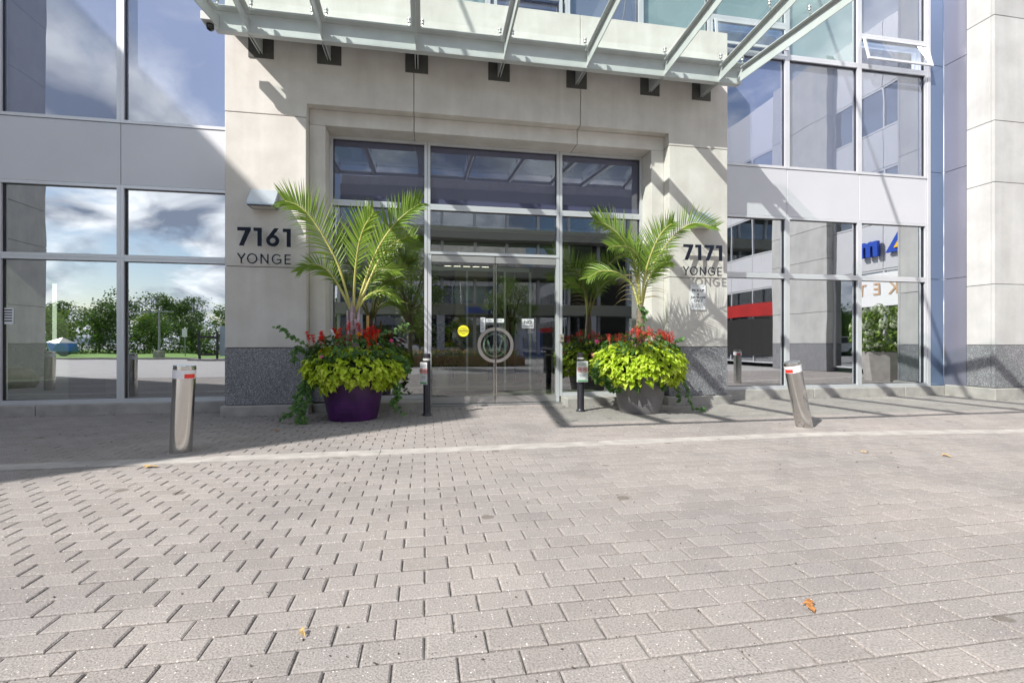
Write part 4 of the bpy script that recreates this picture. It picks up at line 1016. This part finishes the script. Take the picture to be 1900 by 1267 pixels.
frond(p2, [(3.784, 8.1, 1.75), (3.722, 8.1, 2.347), (3.598, 8.05, 2.767), (3.355, 8.0, 3.081), (3.116, 7.95, 3.248), (2.883, 7.9, 3.30)], .35, .52, 40, .22, .2, 1.2, .9)
frond(p2, [(3.774, 8.1, 1.8), (3.717, 8.0, 2.429), (3.66, 7.9, 2.70), (3.373, 7.7, 2.84), (2.98, 7.5, 2.80)], .15, .44, 34, .24, .5, 1.3, .7)
frond(p2, [(3.80, 8.1, 1.8), (3.92, 8.15, 2.25), (4.05, 8.2, 2.5), (4.2, 8.2, 2.65), (4.38, 8.2, 2.70)], .2, .40, 30, .24, .4, 1.0, .8)
frond(p2, [(3.77, 8.1, 1.8), (3.70, 8.25, 2.25), (3.50, 8.4, 2.5), (3.2, 8.5, 2.55), (2.95, 8.5, 2.42)], 0, .40, 26, .25, .7, 1.2, .6)
frond(p2, [(3.79, 8.1, 1.8), (3.80, 7.95, 2.4), (3.86, 7.8, 2.8), (3.98, 7.7, 3.1), (4.12, 7.6, 3.25)], .3, .42, 30, .3, .15, .9, .8)
bm = bmesh.new()
for k in range(9):
    a = rnd(2.6, 3.6); p = Vector((3.74, 8.05, rnd(1.9, 2.4))); leaflet(bm, p, Vector((cos(a), -.25, .35)), .008, rnd(.55, .75), 2.2, Vector((0, -1, .2)), 9)
for k in range(4): leaflet(bm, Vector((3.80, 8.0, rnd(2.0, 2.3))), Vector((1, -.1, .3)), .008, rnd(.5, .65), 2.0, Vector((0, -1, .2)), 9)
obj('dry_leaflets', bm, PALMD, p2, fix=False)
st = thing('wooden_stake', 'thin wooden stake standing behind the palm in the purple planter', 'stake', (-.92, 8.3, .64)); obj('stake', B(-.955, -.915, 8.28, 8.31, .62, 1.68), BRASS, st)

# fallen leaves and grit
def fallen(x, y, s, m, rot, lab):
    bm = bmesh.new(); pts = [(0, 0), (.3, .12), (.25, .42), (.52, .35), (.6, .62), (.85, .5), (1, .95), (.55, 1.0), (.5, .8), (.2, .95), (.22, .6), (-.05, .5)]
    c_ = bm.verts.new((.45*s, .5*s, .022)); vs = [bm.verts.new((a*s, b*s, .004+.02*abs(sin(7*a+5*b)))) for a, b in pts]
    for i in range(len(vs)): bm.faces.new((c_, vs[i], vs[(i+1) % len(vs)]))
    o = obj('fallen_leaf', bm, m, None); o.location = (x, y, .002); o.rotation_euler = (0, 0, rot); tag(o, lab, 'leaf', 'dry leaves fallen on the paving')
fallen(1.76, 1.94, .075, LEAFO, .3, 'curled orange-brown leaf lying on the near paving at the right')
fallen(-.50, 2.16, .04, LEAFT, 1.2, 'small tan leaf lying on the near paving left of centre')
fallen(5.58, 4.29, .09, LEAFT, .5, 'tan leaf lying on the paving far to the right')
fallen(-2.60, 5.35, .12, LEAFT, 2.2, 'tan leaf lying beside the left steel bollard')
fallen(-2.05, 7.2, .08, LEAFO, .6, 'tiny orange leaf on the shaded paving near the purple planter')
fallen(4.9, 4.62, .07, LEAFT, 1.9, 'yellowish scrap of leaf on the paving right of centre')
bm = bmesh.new(); rs = random.Random(5)
for k in range(260):
    yy = 1.7+7.2*rs.random()**1.3; xx = rs.uniform(-.9, 1.2)*yy; s = rs.uniform(.003, .010)*(1 if yy < 4 else 1.6)
    a = rs.uniform(0, pi); dx_, dy_ = cos(a)*s, sin(a)*s; w_ = .5
    v = [bm.verts.new(p) for p in ((xx-dx_, yy-dy_, .002), (xx+dy_*w_, yy-dx_*w_, .002), (xx+dx_, yy+dy_, .002), (xx-dy_*w_, yy+dx_*w_, .002), (xx, yy, .002+s*.7))]
    for i in range(4): bm.faces.new((v[i], v[(i+1) % 4], v[4]))
for k in range(420):
    xx = rs.uniform(-8, 13); yy = (9.32 if (xx < PX0-.06 or xx > PX1+.06) else (8.74 if (xx < A0+.05 or xx > A1-.05) else 8.97))-abs(rs.gauss(0, .035)); s = rs.uniform(.005, .016); a = rs.uniform(0, pi); dx_, dy_ = cos(a)*s, sin(a)*s
    if xx > 11.9: yy -= 1.03
    v = [bm.verts.new(p) for p in ((xx-dx_, yy-dy_, .002), (xx+dy_*.5, yy-dx_*.5, .002), (xx+dx_, yy+dy_, .002), (xx-dy_*.5, yy+dx_*.5, .002), (xx, yy, .002+s*.7))]
    for i in range(4): bm.faces.new((v[i], v[(i+1) % 4], v[4]))
obj('grit', bm, DEB, None, kind='stuff')

# ================================================================== SURROUNDINGS (seen in the glass)
wl = thing('left_wing_building', 'stone-clad wing standing left of the plaza, seen reflected', 'building', (-18, 3.9, 0))
zs = [0, 1.17, 2.5, 4.67, 6, 8.25, 10.5, 12.7, 15.3]
for z0, z1 in zip(zs, zs[1:]):
    obj('granite_panel' if z0 == 0 else 'stone_panel', B(-24, -13.7, -1.6, 9.3, z0+.006, z1-.006 if z1 < 15 else z1, .01), GRANITE if z0 == 0 else PIER, wl)
obj('core_wall', B(-23.9, -13.78, -1.5, 9.2, 0, 15.2), CANDK, wl)
bm = bmesh.new(); bmesh.ops.create_icosphere(bm, subdivisions=3, radius=.8)
for v in bm.verts: v.co = Vector((v.co.x*1.1, v.co.y, v.co.z*.75))*(.58+.05*sin(v.co.x*5+v.co.y*4)); v.co += Vector((-11.0, 3.6, .22))
tag(obj('boulder', bm, BOULD, None, smooth=True), 'rounded boulder reflected in the far left window', 'rock')
# right wing with shops
wr = thing('shop_building', 'shopfront wing facing left across the plaza, seen reflected', 'building', (20, 0, 0))
RX = 16.5
for z0, z1 in zip([.0, 1.17, 2.48, 4.67, 5.99, 8.25, 10.5], [1.17, 2.48, 4.67, 5.99, 8.25, 10.5, 13]):
    obj('granite_panel' if z0 == 0 else 'stone_panel', B(16.2, 16.6, -1.5, 1.67, z0+.006, z1-.006, .01), GRANITE if z0 == 0 else PIER, wr)
obj('core_wall', B(16.25, 16.55, -1.45, 1.62, 0, 12.9), CANDK, wr)
for (ya, yb) in ((1.68, 8.3), (-16, -1.51)):
    obj('core_wall', B(17.5, 24, ya, yb, 0, 13), DARKI, wr)
    n = max(1, round((yb-ya)/1.9)); w_ = (yb-ya)/n
    for k in range(n):
        a, b = ya+k*w_, ya+(k+1)*w_
        obj('spandrel_panel', B(16.5, 16.6, a+.008, b-.008, 3.9, 5.6, .004), SPAN, wr)
        obj('spandrel_panel', B(16.5, 16.6, a+.008, b-.008, 7.6, 9.0, .004), SPAN, wr)
        obj('spandrel_panel', B(16.5, 16.6, a+.008, b-.008, 10.6, 13, .004), SPAN, wr)
        for z0, z1 in ((.2, 3.88), (5.62, 7.58), (9.02, 10.58)):
            bm = bmesh.new(); box(bm, 16.5, 16.58, a, a+.06, z0, z1); box(bm, 16.5, 16.58, a+.061, b, z0, z0+.06); box(bm, 16.5, 16.58, a+.061, b, z1-.06, z1)
            f = obj('window', bm, FRAME, wr); pm = bmesh.new(); vv = [pm.verts.new(p) for p in ((16.55, a+.06, z0), (16.55, b, z0), (16.55, b, z1), (16.55, a+.06, z1))]; pm.faces.new(vv); obj('pane', pm, GL_DARK, f)
obj('red_fascia', B(16.40, 16.49, -8.5, -1.6, 2.50, 3.15), REDS, wr)
obj('shop_counter', B(16.44, 16.49, -8.5, -1.6, .55, .98), DARKI, wr)
obj('shop_interior_panel', B(16.45, 16.49, -8.5, -1.6, .981, 2.39), DARKI, wr)
obj('sign_board', B(16.42, 16.49, 2.75, 6.6, 2.55, 3.75), WHITE, wr)
for k, ch in enumerate('MARKET'): text('lettering', ch, .62, (16.40, 6.2-k*.62, 3.15), ORTX, wr, rotz=-pi/2, bold=.004)
text('lettering', 'm', 1.05, (16.36, 2.9+.55, 4.75), SIGNB, wr, rotz=-pi/2, bold=.05, ext=.06)
bm = bmesh.new(); prism_x(bm, [(4.1, 4.45), (5.35, 4.45), (4.72, 5.35)], 16.34, 16.44); obj('sign_triangle', bm, SIGNB, wr)
bm = bmesh.new(); prism_x(bm, [(4.45, 4.58), (5.0, 4.58), (4.72, 4.98)], 16.30, 16.335); obj('sign_triangle', bm, SIGNY, wr, label='small yellow triangle inside the blue one')
hy = thing('hydrangea_bush', 'white hydrangea bush in a concrete tub before the market sign', 'shrub', (14.6, 5.8, .9))
bm = mound((14.6, 5.8), [(.95, .5), (1.2, .85), (1.6, .95), (2.0, .8), (2.35, .3)], 900, .14, .15, 1); obj('foliage', bm, TREEL2, hy, kind='stuff', fix=False)
hm = []
for s_ in range(2):
    b_ = bmesh.new(); rs = random.Random(s_)
    for k in range(70):
        v = Vector((rs.gauss(0, 1), rs.gauss(0, 1), rs.gauss(0, 1))).normalized(); leaf(b_, v*.11, v.orthogonal(), v, .06, .06, .05, .05)
    me = bpy.data.meshes.new('bloom'); b_.to_mesh(me); b_.free(); me.materials.append(HYDR); hm.append(me)
for k in range(60):
    a = rnd(0, 2*pi); z = rnd(1.1, 2.35); r = .95*math.sqrt(max(.05, 1-((z-1.6)/.85)**2)); o = bpy.data.objects.new('flower_head', random.choice(hm)); COL.objects.link(o); o.parent = hy; o.matrix_parent_inverse = ROOTLOC[hy.name]; o.location = (14.6+r*cos(a), 5.8+r*sin(a), z)
bm = bmesh.new(); lathe(bm, [(.62, 0), (.75, .85), (.75, .92), (.66, .92)], (14.6, 5.8, 0), 8, True, False); tub = tag(obj('concrete_tub', bm, CURB, None), 'faceted concrete tub holding the white hydrangea, seen reflected', 'planter')

# building opposite (behind the camera)
ob = thing('opposite_building', 'banded building across the drive, reflected in the entrance glass', 'building', (12, -26, 0))
for k, z in enumerate((3.6, 7.0, 10.4, 13.8)):
    obj('floor_slab', B(-8+k*.3, 34, -25.5, -24.0, z, z+1.0, .02), mat('slab_render', (.30, .30, .25), .8), ob)
for k, z in enumerate((0, 4.6, 8.0, 11.4)):
    h = 3.6 if k == 0 else 2.4
    for j in range(14):
        x0 = -7.6+j*3
        obj('mullion', B(x0, x0+.25, -25.75, -25.5, z, z+h), FRAME, ob)
        pm = bmesh.new(); vv = [pm.verts.new(p) for p in ((x0+.25, -25.7, z), (x0+3, -25.7, z), (x0+3, -25.7, z+h), (x0+.25, -25.7, z+h))]; pm.faces.new(vv); obj('pane', pm, GL_DARK, ob)
obj('core_wall', B(-7.5, 34, -36, -26.5, 0, 15), DARKI, ob)
for j in range(4): obj('column', B(-6+j*7, -5.3+j*7, -24.6, -24.0, 0, 3.6), SPAN, ob)
obj('shop_fascia', B(3.5, 6, -23.98, -23.9, 3.75, 4.3), SIGNB, ob)
obj('roof_parapet', B(-7, 34, -26.4, -24.2, 14.81, 15.6, .02), STONE, ob)

# trees
def tree_meshes(h, cr, seed, lm, n=2600, conif=False, ls=.22):
    rs = random.Random(seed); low = cr > 2.1; tb_, lb_ = bmesh.new(), bmesh.new()
    th = h*.32
    tube(tb_, [(0, 0, 0), (rs.uniform(-.05, .05), 0, th), (rs.uniform(-.1, .1), rs.uniform(-.1, .1), h*.85)], [.035*h*.6, .022*h*.6, .005*h], 8)
    clumps = []
    if conif:
        for k in range(26):
            z = h*(.15+.83*k/26); r = cr*(1-.95*k/26); 
            for j in range(6): a = j*pi/3+k*.7; clumps.append((Vector((r*.6*cos(a), r*.6*sin(a), z)), r*.35+.08))
    else:
        for k in range(34):
            v = Vector((rs.gauss(0, 1), rs.gauss(0, 1), rs.gauss(0, 1))).normalized()*rs.uniform(.45, 1)
            c_ = Vector((v.x*cr*.85, v.y*cr*.85, h*(.56 if low else .62)+v.z*h*(.40 if low else .32))); clumps.append((c_, cr*rs.uniform(.18, .36)))
            if k < 12: tube(tb_, [(0, 0, th*rs.uniform(.8, 1.6)), tuple(c_*.6+Vector((0, 0, h*.15))), tuple(c_)], [.012*h, .007*h, .002*h], 5)
    for k in range(n):
        c_, r = rs.choice(clumps); p = c_+Vector((rs.gauss(0, .5), rs.gauss(0, .5), rs.gauss(0, .38)))*r
        d = Vector((rs.uniform(-1, 1), rs.uniform(-1, 1), rs.uniform(-.7, .4))).normalized(); s_ = d.orthogonal().normalized(); w = ls*rs.uniform(.5, 1.1)
        lb_.faces.new([lb_.verts.new(q) for q in (p, p+d*w*.5+s_*w*.3, p+d*w, p+d*w*.5-s_*w*.3)])
    out = []
    for b_, nm, m in ((tb_, 'trunk', BARK), (lb_, 'crown', lm)):
        me = bpy.data.meshes.new(nm); b_.to_mesh(me); b_.free(); me.materials.append(m); out.append(me)
    return out
def put_tree(ms, x, y, s, lab, cat='tree', grp=None):
    t = thing('tree', lab, cat, (x, y, 0), grp)
    for me, nm in zip(ms, ('trunk', 'crown')):
        o = bpy.data.objects.new(nm, me); COL.objects.link(o); o.parent = t
        if nm == 'crown': o['kind'] = 'stuff'
    t.scale = (s, s, s); t.rotation_euler = (0, 0, rnd(0, 6)); return t
street = tree_meshes(6.6, 2.1, 11, TREEL2, 5200, ls=.17)
put_tree(street, -.7, -4.3, .92, 'young street tree in the plaza bed, reflected beside the left palm')
put_tree(street, 4.6, -7.4, .8, 'smaller street tree at the right end of the timber bed, reflected')
kinds = [tree_meshes(7.5, 3.2, 21, TREEL, 3600, ls=.34), tree_meshes(6.8, 3.0, 22, TREEL2, 3600, ls=.34), tree_meshes(9, 2.2, 23, CONIF, 3600, True, .3), tree_meshes(8.2, 3.3, 24, TREEL, 3600, ls=.36)]
kl = ['dark bushy tree beyond the lawn', 'light green rounded tree beyond the lawn', 'dark pointed conifer beyond the lawn', 'tall broad tree beyond the lawn']
for k in range(60):
    x = -96+k*1.5+rnd(-.6, .6); y = (-37, -43, -50)[k % 3]+rnd(-2, 2); j = (0, 1, 3, 0, 1, 2, 3)[k % 7]
    put_tree(kinds[j], x, y, rnd(.50, .86)*(1, 1.1, 1.3)[k % 3]*(.72 if j == 2 else 1), kl[j]+(', in the front row', ', in the middle row', ', in the back row')[k % 3], grp='trees in the belt beyond the lawn')
bm = bmesh.new(); rs = random.Random(9)
for k in range(26000):
    xx = rs.uniform(-98, -9); p = Vector((xx, -36+rs.gauss(0, 1.0)-1.2*sin(xx*.4), min(1.6, abs(rs.gauss(0, 1)))*(1.7+.6*sin(xx*.9)+.4*sin(xx*2.3))))
    d = Vector((rs.uniform(-1, 1), rs.uniform(-1, 1), rs.uniform(-.5, .8))).normalized(); s_ = d.orthogonal().normalized(); w = rs.uniform(.18, .4)
    bm.faces.new([bm.verts.new(q) for q in (p, p+d*w*.5+s_*w*.3, p+d*w, p+d*w*.5-s_*w*.3)])
obj('undergrowth', bm, TREEL, None, kind='stuff', fix=False)
# faceted blue sculpture, lamp posts, post, bus shelter
sc2 = thing('faceted_sculpture', 'faceted blue and white ball-shaped sculpture on the lawn, reflected', 'sculpture', (-28.5, -25.5, 0))
bm = bmesh.new(); bmesh.ops.create_icosphere(bm, subdivisions=1, radius=1.0)
for v in bm.verts: v.co = Vector((v.co.x*1.1, v.co.y, v.co.z*.8)) + Vector((-28.5, -25.5, .8))
f_top = bmesh.new()
o = obj('body', bm, [SCULP, SCULW], sc2); 
for p in o.data.polygons: p.material_index = 1 if p.normal.z > .35 else 0
def lamp_post(x, y, h, lab):
    t = thing('lamp_post', lab, 'street lamp', (x, y, 0), 'lamp posts on the lawn edge')
    bm = bmesh.new(); tube(bm, [(x, y, 0), (x, y, h)], [.09, .06], 10); obj('pole', bm, POLE, t)
    obj('base', B(x-.3, x+.3, y-.3, y+.3, 0, .55, .04), CURB, t)
    obj('arm', B(x-1.2, x+1.0, y-.04, y+.04, h, h+.07), POLE, t); obj('lamp_head', B(x-1.6, x-1.0, y-.14, y+.14, h-.06, h-.005), POLE, t)
lamp_post(-19.9, -22.0, 3.5, 'grey double-arm lamp post by the road, reflected left of the 7161 pillar'); lamp_post(-60, -23.5, 3.5, 'grey lamp post further left along the road')
sg = thing('parking_sign', 'small sign on a slim post at the lawn edge, reflected', 'sign', (-19.4, -25, 0))
bm = bmesh.new(); tube(bm, [(-19.4, -25, 0), (-19.4, -25, 2.2)], .04, 8); obj('post', bm, POLE, sg); obj('plate', B(-19.6, -19.2, -24.95, -24.92, 1.6, 2.3), WHITE, sg)
bs = thing('bin_store', 'dark slatted enclosure with a pale side panel beside the road', 'shelter', (-15.5, -17.5, 0))
bm = bmesh.new()
for k in range(2): box(bm, -15.1, -13.9, -17.0, -16.9, .35+k*1.1, .5+k*1.1)
for x in (-15.1, -14.0): box(bm, x, x+.12, -17.12, -17.001, 0, 1.9)
obj('rail_frame', bm, BLACKM, bs); obj('side_panel', B(-13.85, -12.2, -17.3, -17.2, .3, 2.3), mat('pale_panel', (.30, .38, .42), .4), bs); obj('base', B(-15.6, -11.5, -18.2, -16.6, -.05, .12), CURB, bs)
# parked car across the drive
car = thing('parked_car', 'white SUV parked across the drive, reflected beside the left palm', 'car', (-2.8, -19, 0))
bm = bmesh.new(); cx, cy = -2.8, -19
prism_y(bm, [(cx-2.3, .35), (cx+2.3, .35), (cx+2.35, .8), (cx+2.1, 1.0), (cx+1.1, 1.1), (cx+.5, 1.65), (cx-1.6, 1.68), (cx-2.25, 1.15), (cx-2.35, .7)], cy-.9, cy+.9)
bmesh.ops.bevel(bm, geom=bm.edges[:], offset=.06, segments=2, affect='EDGES'); obj('body', bm, CARW, car, smooth='auto')
bm = bmesh.new(); prism_y(bm, [(cx+.95, 1.12), (cx+.42, 1.58), (cx-1.5, 1.6), (cx-2.0, 1.15)], cy-.93, cy+.93); obj('side_window', bm, LENS, car)
for dx_ in (-1.4, 1.45):
    bm = bmesh.new(); tube(bm, [(cx+dx_, cy-.95, .36), (cx+dx_, cy+.95, .36)], .36, 24); w = obj('wheel', bm, RUB, car)
    bm = bmesh.new(); tube(bm, [(cx+dx_, cy+.951, .36), (cx+dx_, cy+.97, .36)], .22, 18); obj('rim', bm, STEEL, w)
# lobby seats and plant seen dimly through the doors
for x in (-1.1, 3.4):
    t = thing('lobby_chair', 'dark lobby armchair behind the '+('left' if x < 0 else 'right')+' entrance side light', 'chair', (x, 12.9, .03))
    obj('seat', B(x-.32, x+.32, 12.6, 13.2, .25, .45, .02), DARKI, t); obj('backrest', B(x-.32, x+.32, 13.2, 13.3, .3, .95, .02), DARKI, t)
    for a in (-.28, .28):
        for b in (12.64, 13.16): obj('leg', B(x+a-.02, x+a+.02, b-.02, b+.02, .03, .25), POLE, t)
t = thing('lobby_plant', 'leafy green potted plant standing inside the lobby', 'plant', (.45, 13.6, .03))
bm = bmesh.new(); lathe(bm, [(.18, .03), (.24, .5)], (.45, 13.6, 0), 20); obj('pot', bm, WHITE, t)
obj('foliage', mound((.45, 13.6), [(.5, .2), (.9, .5), (1.4, .5), (1.8, .2)], 260, .2, .2, 1), TREEL2, t, kind='stuff', fix=False)
# timber planter bench with low flowers behind the camera
bn = thing('timber_planter', 'long low timber planter bed with small flowers, reflected in the doors', 'planter', (0, -6.2, 0))
for k in range(3): obj('plank', B(-5, 5, -5.20, -5.14, .06+k*.17, .215+k*.17, .006), TIMBER, bn)
obj('inner_wall', B(-4.98, 4.98, -7.2, -5.21, 0, .5), CURB, bn)
bm = bmesh.new()
for k in range(1600):
    p = Vector((rnd(-4.8, 4.8), rnd(-7.0, -5.25), .5+rnd(0, .28))); leaf(bm, p, Vector((rnd(-1, 1), rnd(-1, 1), rnd(-.2, .9))), Vector((0, 0, 1)), rnd(.06, .13), .07)
fb = obj('low_flowers', bm, DGREEN, None, kind='stuff', fix=False); fb['label'] = 'low green bedding plants filling the timber planter'
bm = bmesh.new()
for k in range(260):
    p = Vector((rnd(-4.8, 4.8), rnd(-6.2, -5.25), .62+rnd(0, .2))); leaf(bm, p, Vector((rnd(-1, 1), rnd(-1, 1), .3)), Vector((0, 1, 1)), .07, .07)
obj('blossoms', bm, ORF, None, kind='stuff', fix=False)
